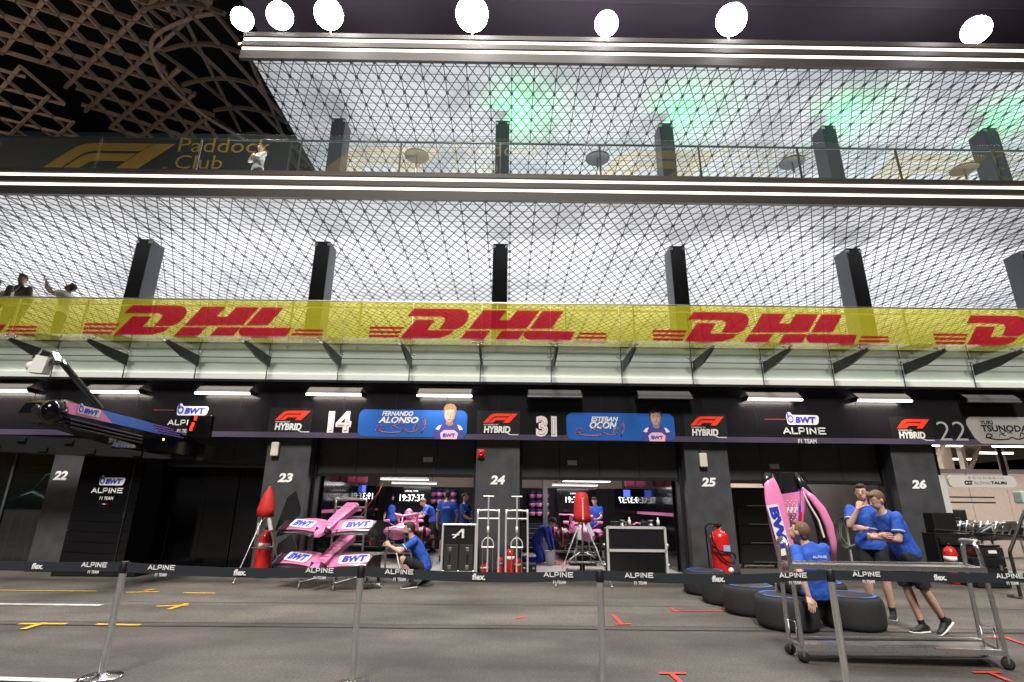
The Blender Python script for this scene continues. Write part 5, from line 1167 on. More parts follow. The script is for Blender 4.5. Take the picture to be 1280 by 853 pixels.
bp_ = boomprism([(124.5, 512), (187, 528.6), (199, 543), (140, 529.6)], mat('boom_blue', (.05, .20, .75), .35), 'blue_panel', .02, .03)
for k in range(4): boomprism([(187 + 2 * k, 529 + 3.4 * k), (214 + 4 * k, 536.2 + 3.4 * k), (216 + 4 * k, 537.8 + 3.4 * k), (188.5 + 2 * k, 531 + 3.4 * k)], mat('boom_violet', (.22, .16, .70), .35), 'violet_stripe', .015, .035)
a_ = bo(90, 514.0); b_ = bo(120, 522.5)
ax = (bo(124, 512) - bo(80.5, 502)).normalized(); upx = (bo(80.5, 502) - bo(84, 517.4)); upx = (upx - ax * upx.dot(ax)).normalized()
nf = _bn if _bn.dot(CAM - _b0) > 0 else -_bn
bwt(s, bo(93, 516.5) + nf * .045, ax, upx, .44)
m = MB()
ax2 = (bo(240, 560) - bo(80, 526)).normalized()
for k in range(3): p0 = bo(84, 524 + 5 * k) + nf * .04; p1 = bo(175, 546 + 4 * k) + nf * .04; m.tube([p0, p1], .022, 6)
m.build('cable_run', CARBON, s)
m = MB(); m.ball(bo(67, 515), (.18, .22, .2), n=8); m.build('end_housing', BLACKGLOSS, s); m = MB(); m.lathe([(.05, 0), (.10, .03), (.08, .06)], bo(63, 516) + V((0, -.22, 0)), 14, axis=(-.3, -1, -.2)); m.build('end_lamp', CARBON, s)
# horizontal carrier beam running left from the boom
m = MB(); p0, p1 = P(-60, 552, 12.2), P(262, 567, 12.55); m.bar(p0, p1, .5, .36); m.build('carrier_beam', BLACK, s)
m = MB(); 
for k in range(9): q = p0.lerp(p1, .12 + k * .09) + V((0, -.27, .1 * (-1) ** k)); m.bbox(q - V((.10, .03, .05)), q + V((.10, .03, .05)), .01)
m.build('beam_fitting', CARBON, s)
m = MB(); q = P(252, 532, 12.0); m.bbox(q - V((.28, .06, .28)), q + V((.22, .10, .22)), .02); sb = m.build('signal_box', BLACKGLOSS, s)
redl = mat('red_signal', (1, .03, .01), emit=1.6, ec=(1, .03, .02))
for px, py, h_ in ((244.5, 523, .05), (241, 531, .05), (239, 535.5, .06)): m = MB(); q = P(px, py, 11.9); m.bbox(q - V((.03, .01, h_)), q + V((.03, .01, h_)), .01); m.build('red_lamp', redl, sb)
m = MB(); q = P(203.5, 549.5, 11.2); m.ball(q, .03, n=8); m.build('yellow_lamp', mat('yellow_signal', (1, .8, .05), emit=4, ec=(1, .75, .05)), s)
m = MB(); a0 = P(72, 446, 9.2); a1 = P(126, 512, 9.9); m.tube([a0, a1], .055, 10); m.tube([a0 + V((0, -.05, .03)), a1 + V((0, -.05, .03))], .02, 6); m.build('lamp_pole', CARBON, s)
q = P(62, 452, 9.2); m = MB(); m.bar(q + V((-.3, 0, .08)), q + V((.25, 0, .02)), .07); m.tube([q + V((-.28, 0, .05)), q + V((-.1, -.1, .2)), q + V((.1, 0, .15)), q + V((.3, 0, -.05))], .02, 6); m.bar(q + V((.08, -.05, .1)), q + V((.22, -.1, -.05)), .10); m.build('pole_head', STEEL, s)
m = MB(); c = P(42.5, 458, 9.15); m.lathe([(.03, .10), (.09, .06), (.10, -.05), (.07, -.09)], c, 14, axis=(.6, 0, .3)); m.build('camera', WHITE, s)
m = MB(); c = P(56, 457.5, 9.15); m.prism([(-.15, -.15), (.12, -.17), (.16, .12), (-.06, .16)], c, XA, ZA, .16); m.build('white_lamp_box', WHITE, s)
# ---- stanchions with retractable belt
posts = [(126, 848, 'leftmost, with its whole base in view'), (439, 858, 'second from the left, in front of the front wings'), (755, 868, 'third from the left, near the middle'), (1060, 862, 'rightmost, in front of the trolley')]
HP_ = 1.02; pp = []
beltm = mat('black_belt', (.016, .019, .026), .6)
first = None
for px, py, lab in posts:
    g_ = G(px, py); pp.append(g_)
    if first is None:
        first = thing('stanchion', '', 'stanchion', group='chrome barrier posts'); o = first
        m = MB(); m.lathe([(.185, 0), (.185, .012), (.17, .022), (.06, .03), (.05, .045)], n=32); m.build('base', CHROME, o)
        m = MB(); m.tube([(0, 0, .03), (0, 0, HP_ - .1)], .032, 20); m.build('post', CHROME, o)
        m = MB(); m.lathe([(.036, HP_ - .11), (.038, HP_ - .10), (.038, HP_ - .01), (.030, HP_)], n=20); m.build('cassette', BLACK, o)
    else: o = dup(first)
    o.location = g_; o['label'] = 'chrome barrier post, ' + lab
belt_pts = [pp[0] + V((-3.1, .35, 0))] + pp + [pp[3] + V((2.9, .1, 0))]
for k in range(5):
    a, b_ = belt_pts[k], belt_pts[k + 1]; d = (b_ - a); L_ = d.length; d.normalize(); nrm = V((d.y, -d.x, 0)); sag = .035 if 0 < k < 4 else .02
    s = thing('barrier_belt', 'black belt with white print ' + ('running off the left edge from the first post', 'between the first and second chrome posts', 'between the second and third chrome posts', 'between the third and fourth chrome posts', 'running off the right edge across the trolley')[k], 'barrier belt', group='belts between the chrome posts')
    m = MB(); N = 24; lo = []; hi = []
    def zb_(t): return HP_ - .095 - sag * 4 * t * (1 - t)
    m = MB(); vs = []; fs = []
    for i in range(N + 1):
        t = i / N; p = a.lerp(b_, t); wob = .006 * math.sin(t * 9 + k)
        for off in (0, .003): vs += [p + nrm * (off + wob) + V((0, 0, zb_(t))), p + nrm * (off + wob) + V((0, 0, zb_(t) + .088))]
    for i in range(N):
        q = i * 4; fs += [(q + 2, q + 6, q + 7, q + 3), (q, q + 1, q + 5, q + 4), (q, q + 4, q + 6, q + 2), (q + 1, q + 3, q + 7, q + 5)]
    m.add(vs, fs); m.build('webbing', beltm, s)
    n = int(L_ / .62)
    for j in range(n):
        t = (j + .5) / n; p = a.lerp(b_, t) + nrm * (.011) + V((0, 0, zb_(t)))
        if j % 2 == 0: alpine(s, p - d * .14 + V((0, 0, .045)), d, ZA, .28, wcol, True, .001, 'print')
        else: lettering('flex.', p - d * .06 + V((0, 0, .020)), d, ZA, .125, .055, wcol, s, 'print', bold=.03, shear=.1, lift=.001)
# ---- tyre trolley
A, B, C_, D = G(1006, 829, 0), G(984, 820, 0), G(1262, 838, 0), G(1216, 818, 0)
B = G(982, 815); D = G(1217, 816); B.y = D.y = A.y + .33
s = thing('tyre_trolley', 'long empty tubular steel tyre trolley with arched ends beside the tyres', 'trolley'); zl, zu_ = .16, .96
def hoop(p, q):
    m = MB(); ht = 1.24; c = [(p.x, p.y, zl), (p.x, p.y + .03, ht - .16), (p.x, p.y + .07, ht - .03), (p.x * .6 + q.x * .4, p.y + .13, ht), (p.x * .4 + q.x * .6, q.y - .13, ht), (q.x, q.y - .07, ht - .03), (q.x, q.y - .03, ht - .16), (q.x, q.y, zl)]
    m.tube(smooth_pts(c, 4), .024, 10); m.tube([(p.x, p.y, zl), (q.x, q.y, zl)], .02, 8); m.tube([(p.x, p.y + .03, zu_), (q.x, q.y - .03, zu_)], .02, 8)
    dx = .0; m.tube([(p.x, p.y + .08, zl), (p.x, p.y + .08, zl + .22), (p.x, p.y + .25, zl + .22), (p.x, p.y + .25, zl)], .008, 6); m.build('end_hoop', STEEL, s)
hoop(A, B); hoop(C_, D)
for nm, z, mt in (('lower_rail', zl, STEEL), ('upper_rail', zu_, STEEL)):
    m = MB(); m.bar(A + V((0, 0, z)), C_ + V((0, 0, z)), .045, .05); m.build(nm, mt, s); m = MB(); m.bar(B + V((0, 0, z)), D + V((0, 0, z)), .045, .05); m.build(nm, mt, s)
deck = mat('scuffed_steel_deck', (.30, .29, .27), .35, metal=.8, noise=.35, scale=3, rvar=.12)
m = MB(); m.add([A + V((.05, .06, zl + .0)), C_ + V((-.05, .06, zl)), D + V((-.05, -.06, zl)), B + V((.05, -.06, zl))], [(0, 1, 2, 3)]); m.add([A + V((.05, .06, zl - .02)), C_ + V((-.05, .06, zl - .02)), D + V((-.05, -.06, zl - .02)), B + V((.05, -.06, zl - .02))], [(3, 2, 1, 0)]); m.build('deck', deck, s)
m = MB(); m.bar(A + V((.03, .17, zu_ + .01)), C_ + V((-.03, .17, zu_ + .01)), .22, .02); m.build('upper_shelf', deck, s)
for c in (A, B, C_, D):
    m = MB(); m.lathe([(.02, -.022), (.055, -.02), (.06, 0), (.055, .02), (.02, .022)], c + V((.0, 0, .06)), 18, axis=(.5, 1, 0)); w_ = m.build('castor', RUBBER, s)
    m = MB(); m.bar(c + V((0, 0, .06)), c + V((0, 0, .15)), .05, .03); m.build('fork', STEEL, w_)
# ---- tyres lying on the ground
tread = mat('tyre_rubber', (.020, .020, .020), .8, noise=.2, scale=30)
t = tread.node_tree; b = t.nodes['Principled BSDF']; tc = t.nodes.new('ShaderNodeTexCoord'); vo = t.nodes.new('ShaderNodeTexVoronoi'); vo.feature = 'DISTANCE_TO_EDGE'; vo.inputs['Scale'].default_value = 55
cr = t.nodes.new('ShaderNodeValToRGB'); cr.color_ramp.elements[0].position = .0; cr.color_ramp.elements[1].position = .10; bpn = t.nodes.new('ShaderNodeBump'); bpn.inputs['Strength'].default_value = .35; bpn.inputs['Distance'].default_value = .012
t.links.new(tc.outputs['Object'], vo.inputs['Vector']); t.links.new(vo.outputs['Distance'], cr.inputs[0]); t.links.new(cr.outputs[0], bpn.inputs['Height']); t.links.new(bpn.outputs[0], b.inputs['Normal'])
side = mat('tyre_sidewall', (.022, .022, .022), .55); blu = mat('blue_tyre_stripe', (.04, .16, .65), .5)
TR, TH = .405, .42
first = None
for px, py, lab in ((1005, 793, 'tyre the seated man sits on, with a blue stripe'), (1091, 792.5, 'nearest right-hand tyre beside the leaning man, lying flat'), (955, 774, 'third tyre from the left of the row, lying flat'), (921, 760, 'second tyre from the left of the row'), (893, 747, 'leftmost tyre of the row, below the wheeled extinguisher'), (1046, 768, 'tyre behind, in the gap between the two nearest tyres')):
    g_ = G(px, py); c = V((g_.x, g_.y + TR * .97, 0)); 
    if first is None:
        first = thing('tyre', lab, 'tyre', group='racing tyres lying on the ground'); o = first
        pr = [(TR - .07, .0), (TR - .03, .015), (TR - .008, .05), (TR, .10), (TR + .003, TH / 2), (TR, TH - .10), (TR - .008, TH - .05), (TR - .03, TH - .015), (TR - .07, TH)]
        m = MB(); m.lathe([(.24, .02)] + pr + [(.25, TH - .02), (.235, TH - .05), (.235, .05), (.24, .02)], n=48); m.build('rubber', tread, o)
        m = MB(); m.lathe([(TR - .068, TH + .001), (TR - .05, TH - .002), (.262, TH - .008), (.25, TH - .016)], n=48); m.build('sidewall', side, o)
        for a0 in (-100, 20, 140):
            m = MB(); n = 16
            for i in range(n):
                a, b_ = R(a0 + 88 * i / n), R(a0 + 88 * (i + 1) / n); m.add([(r_ * math.cos(q), r_ * math.sin(q), TH + .004) for r_, q in ((.290, a), (.335, a), (.335, b_), (.290, b_))], [(0, 1, 2, 3)])
            m.build('blue_stripe', blu, o)
        m = MB(); m.lathe([(.235, TH - .05), (.228, TH - .045), (.222, TH - .09), (.20, TH - .14), (.06, TH - .17), (.055, TH - .12), (.03, TH - .11), (.028, TH - .17)], n=32); rim = m.build('rim', CARBON, o)
        for k in range(9): 
            a = 2 * math.pi * k / 9; m = MB(); m.bar((.05 * math.cos(a), .05 * math.sin(a), TH - .13), (.215 * math.cos(a + .15), .215 * math.sin(a + .15), TH - .085), .022, .02); m.build('spoke', STEEL, rim)
    else: o = dup(first, label=lab)
    o.location = c; o.rotation_euler.z = random.Random(px).uniform(0, 6)
# ---- large wheeled extinguisher
EXR = mat('extinguisher_red', (.62, .015, .012), .28, coat=.5)
s = thing('wheeled_extinguisher', 'big red wheeled fire extinguisher with black hose in front of the dark pier', 'extinguisher', (PX(903, 712, 12.5), 12.5, 0), R(8)); 
m = MB(); m.lathe([(.12, .07), (.19, .11), (.205, .18), (.205, .90), (.19, .99), (.12, 1.06), (.06, 1.09), (.05, 1.14)], n=28); m.build('cylinder', EXR, s)
m = MB(); m.lathe([(.05, 1.14), (.055, 1.16), (.055, 1.20), (.02, 1.22)], n=14); m.bar((-.1, 0, 1.2), (.1, 0, 1.2), .03); m.build('valve', BLACK, s)
m = MB(); m.tube(smooth_pts([(0, -.05, 1.18), (-.2, -.12, 1.15), (-.27, -.18, .95), (-.12, -.24, .55), (.1, -.25, .42), (.22, -.2, .5), (.16, -.22, .62), (-.1, -.24, .66), (-.26, -.1, .8), (-.28, .02, 1.1)], 6), .018, 8); m.build('hose', BLACK, s)
m = MB(); m.tube([(-.24, .1, .2), (-.26, .1, 1.15), (-.26, -.08, 1.22), (-.02, -.08, 1.22)], .017, 8); m.build('handle', BLACK, s)
m = MB(); m.box((-.04, -.212, .62), (.12, -.204, .78)); m.build('label', mat('blue_white_label', (.35, .42, .6), .5), s); m = MB(); m.lathe([(.06, 0), (.06, .008)], (.09, -.205, .27), 18, axis=(0, -1, 0)); m.build('label', WHITEPRINT, s)
for sx in (-1, 1): m = MB(); m.lathe([(.05, -.03), (.13, -.03), (.14, 0), (.13, .03), (.05, .03)], (sx * .24, .12, .14), 20, axis=(1, 0, 0)); m.build('wheel', RUBBER, s)
# ---- left red extinguisher on its stand
s = thing('fire_extinguisher', 'tall red fire extinguisher standing under the left red covered tripod', 'extinguisher', (PX(328, 708, 12.7), 12.7, 0), group='red fire extinguishers')
m = MB(); m.lathe([(.13, .0), (.17, .03), (.175, .1), (.175, .80), (.15, .90), (.06, .96), (.04, 1.0)], n=24); m.build('cylinder', EXR, s); m = MB(); m.lathe([(.05, 1.0), (.05, 1.06)], n=12); m.tube([(0, 0, 1.04), (.15, -.1, 1.0), (.19, -.12, .6), (.17, -.14, .3)], .016, 7); m.build('valve', BLACK, s)
m = MB(); m.lathe([(.177, .58), (.177, .72)], n=24); m.build('label', mat('pink_white_label', (.75, .45, .42), .5), s); m = MB(); m.lathe([(.177, .18), (.177, .21)], n=24); m.build('band', BLACK, s)
def small_ext(px, py, Y, h_, lab, band=None):
    s = thing('fire_extinguisher', lab, 'extinguisher', (PX(px, py, Y), Y, 0), group='red fire extinguishers'); r_ = h_ * .16
    m = MB(); m.lathe([(r_ * .9, 0), (r_, .02), (r_, h_ * .75), (r_ * .8, h_ * .86), (r_ * .25, h_ * .93)], n=18); m.build('cylinder', EXR, s)
    m = MB(); m.lathe([(r_ * .3, h_ * .93), (r_ * .3, h_)], n=10); m.bar((0, 0, h_ * .98), (-r_ * 1.1, -.02, h_), .02); m.tube([(0, 0, h_ * .95), (r_ * 1.1, -.03, h_ * .9), (r_ * 1.2, -.03, h_ * .4)], .01, 6); m.build('valve', BLACK, s)
    m = MB(); m.lathe([(r_ + .002, h_ * .55), (r_ + .002, h_ * .68)], n=18); m.build('band', band or WHITEPRINT, s)
small_ext(624.7, 716, 12.95, .48, 'small red extinguisher between the two steel lift jacks', mat('label_blue', (.1, .2, .6), .5)); small_ext(647.5, 715, 12.9, .46, 'small red extinguisher with a cream band inside the right lift jack', mat('cream_band', (.7, .6, .4), .5)); small_ext(637.5, 712, 13.12, .66, 'taller red extinguisher behind the left upright of the right jack'); small_ext(608, 714, 13.1, .32, 'small low red extinguisher inside the left lift jack'); small_ext(603, 714, 13.15, .30, 'smallest red extinguisher beside the flight case')
# ---- lift jacks
first = None
for px, lab in ((609, 'upright white steel lift jack nearest the flight case'), (646, 'upright white steel lift jack beside the kneeling mechanic')):
    x = PX(px, 700, 12.3)
    if first is None:
        first = thing('lift_jack', lab, 'jack', group='upright lift jacks'); o = first; hw = .24
        m = MB(); m.tube(smooth_pts([(-hw, 0, .10), (-hw, 0, 1.36), (-hw + .05, 0, 1.45), (hw - .05, 0, 1.45), (hw, 0, 1.36), (hw, 0, .10)], 3), .022, 8); m.tube([(-hw, 0, 1.28), (hw, 0, 1.28)], .02, 8); m.build('frame', ALU, o)
        m = MB(); m.tube([(0, -.03, .18), (0, -.03, 1.76)], .018, 8); m.tube([(-.12, -.03, 1.76), (.12, -.03, 1.76)], .018, 8); m.lathe([(.03, .95), (.03, 1.12)], (0, -.03, 0), 10); m.build('tee_handle', ALU, o)
        m = MB(); m.tube([(-.13, -.02, .70)] + [(.13 * -math.cos(a), -.02, .72 + .16 * math.sin(a)) for a in [k * math.pi / 8 for k in range(9)]] + [(.13, -.02, .70)], .014, 7); m.tube([(-.14, -.02, .68), (.14, -.02, .68)], .02, 7); m.build('lifting_arch', ALU, o)
        m = MB(); m.tube([(-.11, -.02, .66), (-.11, -.02, .15)], .012, 6); m.tube([(.11, -.02, .66), (.11, -.02, .15)], .012, 6); m.build('guide_rods', STEEL, o)
        m = MB(); m.tube([(-.26, -.22, .05), (.26, -.22, .05)], .022, 8); m.tube([(-hw, 0, .1), (-hw, -.22, .05)], .018, 6); m.tube([(hw, 0, .1), (hw, -.22, .05)], .018, 6); m.build('axle', ALU, o)
        for sx in (-.29, .29): m = MB(); m.lathe([(.05, -.03), (.055, 0), (.05, .03)], (sx, -.22, .055), 14, axis=(1, 0, 0)); m.build('wheel', WHITE, o)
    else: o = dup(first, label=lab)
    o.location = (x, 12.5, 0)
# ---- covered tripods
RC = mat('red_cover_cloth', (.62, .02, .02), .65, noise=.15, scale=6, bump=.15)
def tripod(px, Y, ztop, zbot, wt, wb, lab, feet, rz=0):
    s = thing('covered_tripod', lab, 'tripod', (PX(px, 660, Y), Y, 0), rz, 'tripods under red covers')
    m = MB(); m.sweep([(0, 0, zbot), (0, 0, zbot + .25 * (ztop - zbot)), (0, 0, zbot + .7 * (ztop - zbot)), (0, 0, ztop - .03), (0, 0, ztop)], [(wb, wb * .8), (wb * .97, wb * .8), ((wb + wt) / 2, wb * .6), (wt, wt * .8), (wt * .6, wt * .5)], XA, n=16); me = m
    for i, v in enumerate(m.v):
        a = math.atan2(v[1], v[0]); k = 1 + .09 * math.sin(a * 5 + v[2] * 7) + .04 * math.sin(v[2] * 23 + a * 2); m.v[i] = (v[0] * k, v[1] * k, v[2])
    m.build('cover', RC, s)
    for k, (fx, fy) in enumerate(feet):
        m = MB(); h = V((fx * .08, fy * .08, zbot + .02)); f = V((fx, fy, .03)); mid = h.lerp(f, .5); m.tube([h, mid], .018, 8); m.tube([mid, f], .011, 8); m.lathe([(.022, -.02), (.022, .015)], f, 10); m.build('leg', STEEL, s)
    m = MB(); m.tube([(0, 0, zbot + .05), (0, 0, zbot - .45)], .02, 8); m.build('centre_column', STEEL, s)
    m = MB(); m.tube([(f[0] * .45, f[1] * .45, zbot * .52) for f in feet], .008, 5, closed=True); m.build('brace', STEEL, s)
    m = MB(); m.bbox((-.12, -.09, zbot - .36), (-.03, -.02, zbot - .12), .02); m.build('control_box', mat('grey_box', (.5, .5, .48), .4), s); m = MB(); m.tube([(.1, -.05, zbot - .02), (.2, -.1, zbot - .28)], .045, 10); m.build('control_box', mat('grey_box', (.5, .5, .48)), s)
    return s
s = tripod(728, 12.0, 1.86, 1.24, .13, .18, 'red covered tripod with white cover print in front of the cabinet and trunk', [(-.62, -.35), (.50, -.50), (.05, .6)])
lettering('SCRUTINEERING', (.02, -.148, 1.30), (0, 0, 1), (-1, 0, 0), .46, .032, WHITEPRINT, s, 'print') if False else None
m = MB(); [m.box((-.015, -.158, 1.30 + .035 * k), (.012, -.150, 1.322 + .035 * k)) for k in range(13)]; m.build('vertical_print', WHITEPRINT, s)
tripod(330, 12.2, 1.93, 1.28, .03, .185, 'red covered tripod with a pointed top beside the pier at the left', [(-.2, -.6), (.40, .30), (-.35, .40)])
# ---- flight case
s = thing('flight_case', 'upright black flight case with white frame and slanted white emblem', 'case', (PX(573, 700, 12.9), 12.9, 0)); hw = .38
m = MB(); m.bbox((-hw + .02, .01, .12), (hw - .02, .6, 1.10), .01); m.build('box', BLACK, s)
m = MB(); 
for sx in (-1, 1): m.tube([(sx * hw, 0, .02), (sx * hw, 0, 1.14)], .026, 8)
m.tube([(-hw, 0, 1.13), (hw, 0, 1.13)], .028, 8); m.tube([(-hw, 0, .14), (hw, 0, .14)], .02, 8); m.build('frame', ALU, s)
for sx in (-1, 1):
    m = MB(); m.bbox((sx * .17 - .155, -.02, .14), (sx * .17 + .155, .008, .70), .008); d_ = m.build('door', mat('olive_black_door', (.035, .034, .028), .4), s)
    for z in (.22, .60): m = MB(); m.bbox((sx * .20 - .04, -.035, z - .045), (sx * .20 + .04, -.021, z + .045), .008); m.build('latch', STEEL, d_)
    m = MB(); m.bbox((sx * .20 - .02, -.03, .32), (sx * .20 + .02, -.021, .50), .005); m.build('hinge_strip', BLACK, d_)
    m = MB(); m.lathe([(.05, -.02), (.055, 0), (.05, .02)], (sx * .3, .1, .055), 14, axis=(1, 0, 0)); m.build('castor', RUBBER, s)
m = MB(); sl = .45
m.prism([(-.16, .0), (-.10, .0), (.04, .14), (.06, .12), (.06, 0), (.11, 0), (.11, .20), (.05, .20)], (0, -.012, .84), XA, ZA, .004); m.prism([(-.18, .06), (.0, .06), (.0, .085), (-.155, .085)], (0, -.013, .84), XA, ZA, .004); m.build('emblem', wcol, s)
# ---- framed cabinet on the right
s = thing('framed_cabinet', 'wide black two panel cabinet in a white frame beside the right tripod', 'cabinet', (PX(797, 700, 12.75), 12.75, 0)); hw = .66
m = MB(); m.bbox((-hw + .03, .02, .13), (hw - .03, .62, 1.08), .01); m.build('box', BLACK, s)
m = MB()
for sx in (-1, 1): m.bar((sx * hw, 0, .08), (sx * hw, 0, 1.12), .05, .05)
for z in (.11, .62, 1.11): m.bar((-hw, 0, z), (hw, 0, z), .05, .055)
m.build('frame', ALU, s)
for z0 in (.15, .66): m = MB(); m.bbox((-hw + .04, .002, z0), (hw - .04, .018, z0 + .42), .006); m.build('panel', mat('smoked_panel', (.010, .010, .011), .2), s)
for sx in (-1, 1):
    for z in (.3, .72): m = MB(); m.lathe([(.02, 0), (.05, .02), (.05, .05), (.02, .07)], (sx * (hw + .03), .1, z), 12, axis=(sx, 0, 0)); m.build('side_knob', STEEL, s)
    m = MB(); m.lathe([(.05, -.02), (.055, 0), (.05, .02)], (sx * .5, .1, .055), 14, axis=(1, 0, 0)); m.build('castor', RUBBER, s)
clutter(765, 828, 12.9, 1.14, 7, 5, 'the white framed cabinet')
# ---- black trunk and case
s = thing('equipment_chest', 'low black chest with raised tray behind the right tripod', 'trunk', (PX(730, 715, 12.6), 12.6, 0)); m = MB(); m.bbox((-.35, 0, .03), (.35, .5, .20), .02); m.build('body', CARBON, s); m = MB(); m.bbox((-.30, .05, .30), (.30, .45, .36), .02); m.bar((0, .25, .2), (0, .25, .3), .1); m.build('tray', BLACK, s)
m = MB(); m.bar((-.15, .25, .36), (-.10, .25, .9), .03); m.bar((.2, .25, .36), (.16, .3, .95), .03); m.tube([(-.3, .2, .4), (0, .2, .6), (.3, .2, .45)], .02, 6); m.build('lift_arm', STEEL, s)
def case(px, py, Y, w_, h_, lab):
    s = thing('equipment_case', lab, 'case', (PX(px, py, Y), Y, 0), group='black equipment cases'); m = MB(); m.bbox((-w_ / 2, 0, .01), (w_ / 2, .4, h_ * .68), .02); m.build('body', CARBON, s); m = MB(); m.bbox((-w_ / 2, 0, h_ * .69), (w_ / 2, .4, h_), .02); m.build('lid', BLACK, s)
    for sx in (-1, 1): m = MB(); m.bbox((sx * w_ * .3 - .03, -.02, h_ * .58), (sx * w_ * .3 + .03, -.001, h_ * .76), .005); m.build('latch', STEEL, s)
    m = MB(); m.tube([(-.08, -.01, h_ * .5), (-.08, -.04, h_ * .45), (.08, -.04, h_ * .45), (.08, -.01, h_ * .5)], .01, 6); m.build('handle', BLACK, s)
case(661, 716, 13.2, .36, .27, 'small black case on the floor right of the lift jacks')
# white bin
s = thing('waste_bin', 'translucent white bin beside the kneeling mechanic', 'bin', (PX(687.5, 694, 15.6), 15.6, .006)); m = MB(); m.lathe([(.12, 0), (.15, .36), (.16, .37), (.145, .365), (.115, .02)], n=20); m.build('tub', mat('milky_plastic', (.55, .57, .62), .35), s); m = MB(); m.tube([(-.15, 0, .35), (-.1, -.1, .30), (.1, -.1, .30), (.15, 0, .35)], .006, 5); m.build('handle', STEEL, s)
# ---- front wings on the stand
def wing(label, loc, rz, tilt):
    s = thing('front_wing', label, 'front wing', loc, rz, 'pink front wings on the stand')
    T = Matrix.Rotation(R(tilt), 4, 'X')
    def tt(p): return T @ V(p)
    for sx in (-1, 1):
        # elements from leading edge back
        for k, (y0, y1, z0, z1, mt, nm) in enumerate(((-.14, .06, .0, .03, CARBON, 'lower_element'), (.07, .40, .045, .235, PINK, 'flap'))):
            m = MB(); n = 8; top = []; bot = []; yv = []
            vs = []; fs = []
            for i in range(n + 1):
                t = i / n; x = sx * (.15 + .82 * t); swp = .16 * t ** 1.5; zz = .03 * math.sin(t * 3.1) + .02 * t; hh = 1 - .35 * t ** 2
                for (y, z) in ((y0 + swp, z0 + zz), (y1 + swp, z0 + zz + (z1 - z0) * hh)):
                    vs += [tt((x, y, z)), tt((x, y, z - .014))]
            for i in range(n):
                q = i * 4; fs += [(q, q + 4, q + 6, q + 2), (q + 1, q + 3, q + 7, q + 5), (q, q + 1, q + 5, q + 4), (q + 2, q + 6, q + 7, q + 3)]
            fs += [(0, 2, 3, 1), (n * 4, n * 4 + 1, n * 4 + 3, n * 4 + 2)]
            m.add(vs, fs, 0, True); m.build(nm, mt, s)
        # white plate with blue letters following the flap
        a0 = tt((sx * (.34 if sx > 0 else .92), .10 + (.16 * ((.34 - .15) / .82) ** 1.5 if sx > 0 else .15), .095 if sx > 0 else .115)); a1 = tt((sx * (.92 if sx > 0 else .34), .10 + (.15 if sx > 0 else .16 * .11), .115 if sx > 0 else .095))
        X = (a1 - a0).normalized(); Yv = (tt((0, .33, .19)) - tt((0, 0, 0))).normalized(); Yv = (Yv - X * Yv.dot(X)).normalized(); N = X.cross(Yv)
        w_ = (a1 - a0).length; m = MB(); m.prism(round_rect(w_, .23, .05, 3), a0 + N * .012, X, Yv, .004); m.build('logo_plate', WHITEPRINT, s)
        lettering('BWT', a0 + X * .07 + Yv * .03 + N * .016, X, Yv, w_ - .12, .17, BLUE, s, bold=.06, shear=.15)
        m = MB(); vs = [tt(p) for p in ((sx * .975, -.05, -.04), (sx * .99, .62, -.04), (sx * 1.0, .62, .20), (sx * .985, .30, .24), (sx * .975, .0, .10))]; N2 = V((sx, 0, 0)) * .014
        m.add(vs + [v + N2 for v in vs], [(4, 3, 2, 1, 0), (5, 6, 7, 8, 9)] + [(i, (i + 1) % 5, 5 + (i + 1) % 5, 5 + i) for i in range(5)]); m.build('endplate', CARBON, s)
    # nose
    secs = [(-.22, .02, .045, .03), (-.15, .05, .085, .05), (.1, .10, .105, .06), (.6, .26, .135, .075), (1.15, .42, .165, .085)]
    m = MB(); vs = []; fs = []
    for y, z, hw, hh in secs:
        for dx, dz in ((-1, -.8), (-1, .55), (-.75, 1), (.75, 1), (1, .55), (1, -.8)): vs.append(tt((dx * hw, y, z + dz * hh)))
    for i in range(len(secs) - 1):
        for k in range(6): a, b_ = i * 6 + k, i * 6 + (k + 1) % 6; fs.append((a, a + 6, b_ + 6, b_))
    fs += [(0, 1, 2, 3, 4, 5), tuple(len(vs) - 6 + k for k in range(6))[::-1]]
    m.add(vs, fs, 0); m.build('nose', PINK, s)
    m = MB(); 
    for k in range(9):
        t = k / 9; y = .0 + t * 1.05; z = .075 + .165 * .0 + (.36 * (y + .05)) ; w_ = .05 + .02 * (k % 3)
        zz = [z0 + hh for (yy, z0, hw, hh) in secs]; 
        # surface height by interpolation
        for (ya_, za_, _, ha_), (yb2, zb2, _, hb_) in zip(secs[:-1], secs[1:]):
            if ya_ <= y <= yb2: u = (y - ya_) / (yb2 - ya_); zt2 = (za_ + ha_) + u * ((zb2 + hb_) - (za_ + ha_))
        m.bar(tt((-w_, y, zt2 + .004)), tt((w_, y, zt2 + .004)), .016 + .006 * (k % 2), .004)
    m.build('nose_print', BLACK, s)
    for k, cc in enumerate((MATS['flag_blue'], wcol, RED)): m = MB(); m.bar(tt((-.02 + .02 * k, -.20, .075)), tt((-.02 + .02 * k, -.13, .108)), .018, .004); m.build('flag_stripe', cc, s)
    for sx in (-1, 1): m = MB(); m.bar(tt((sx * .10, .0, .02)), tt((sx * .10, .05, .12)), .012, .25); m.build('pylon', CARBON, s)
    return s
qa = P(403, 668, 11.1); wing('pink front wing with white logo plates, upper one on the stand', (qa.x, 11.1, qa.z - .02), R(-12), 6)
qb = P(397, 712, 10.95); wing('pink front wing with white logo plates, lower one on the stand', (qb.x, 10.95, qb.z - .02), R(-12), 6)
s = thing('wing_stand', 'tubular steel stand on castors holding both pink front wings', 'stand', (qa.x + .25, 12.0, 0), R(-12))
m = MB(); hw = .36
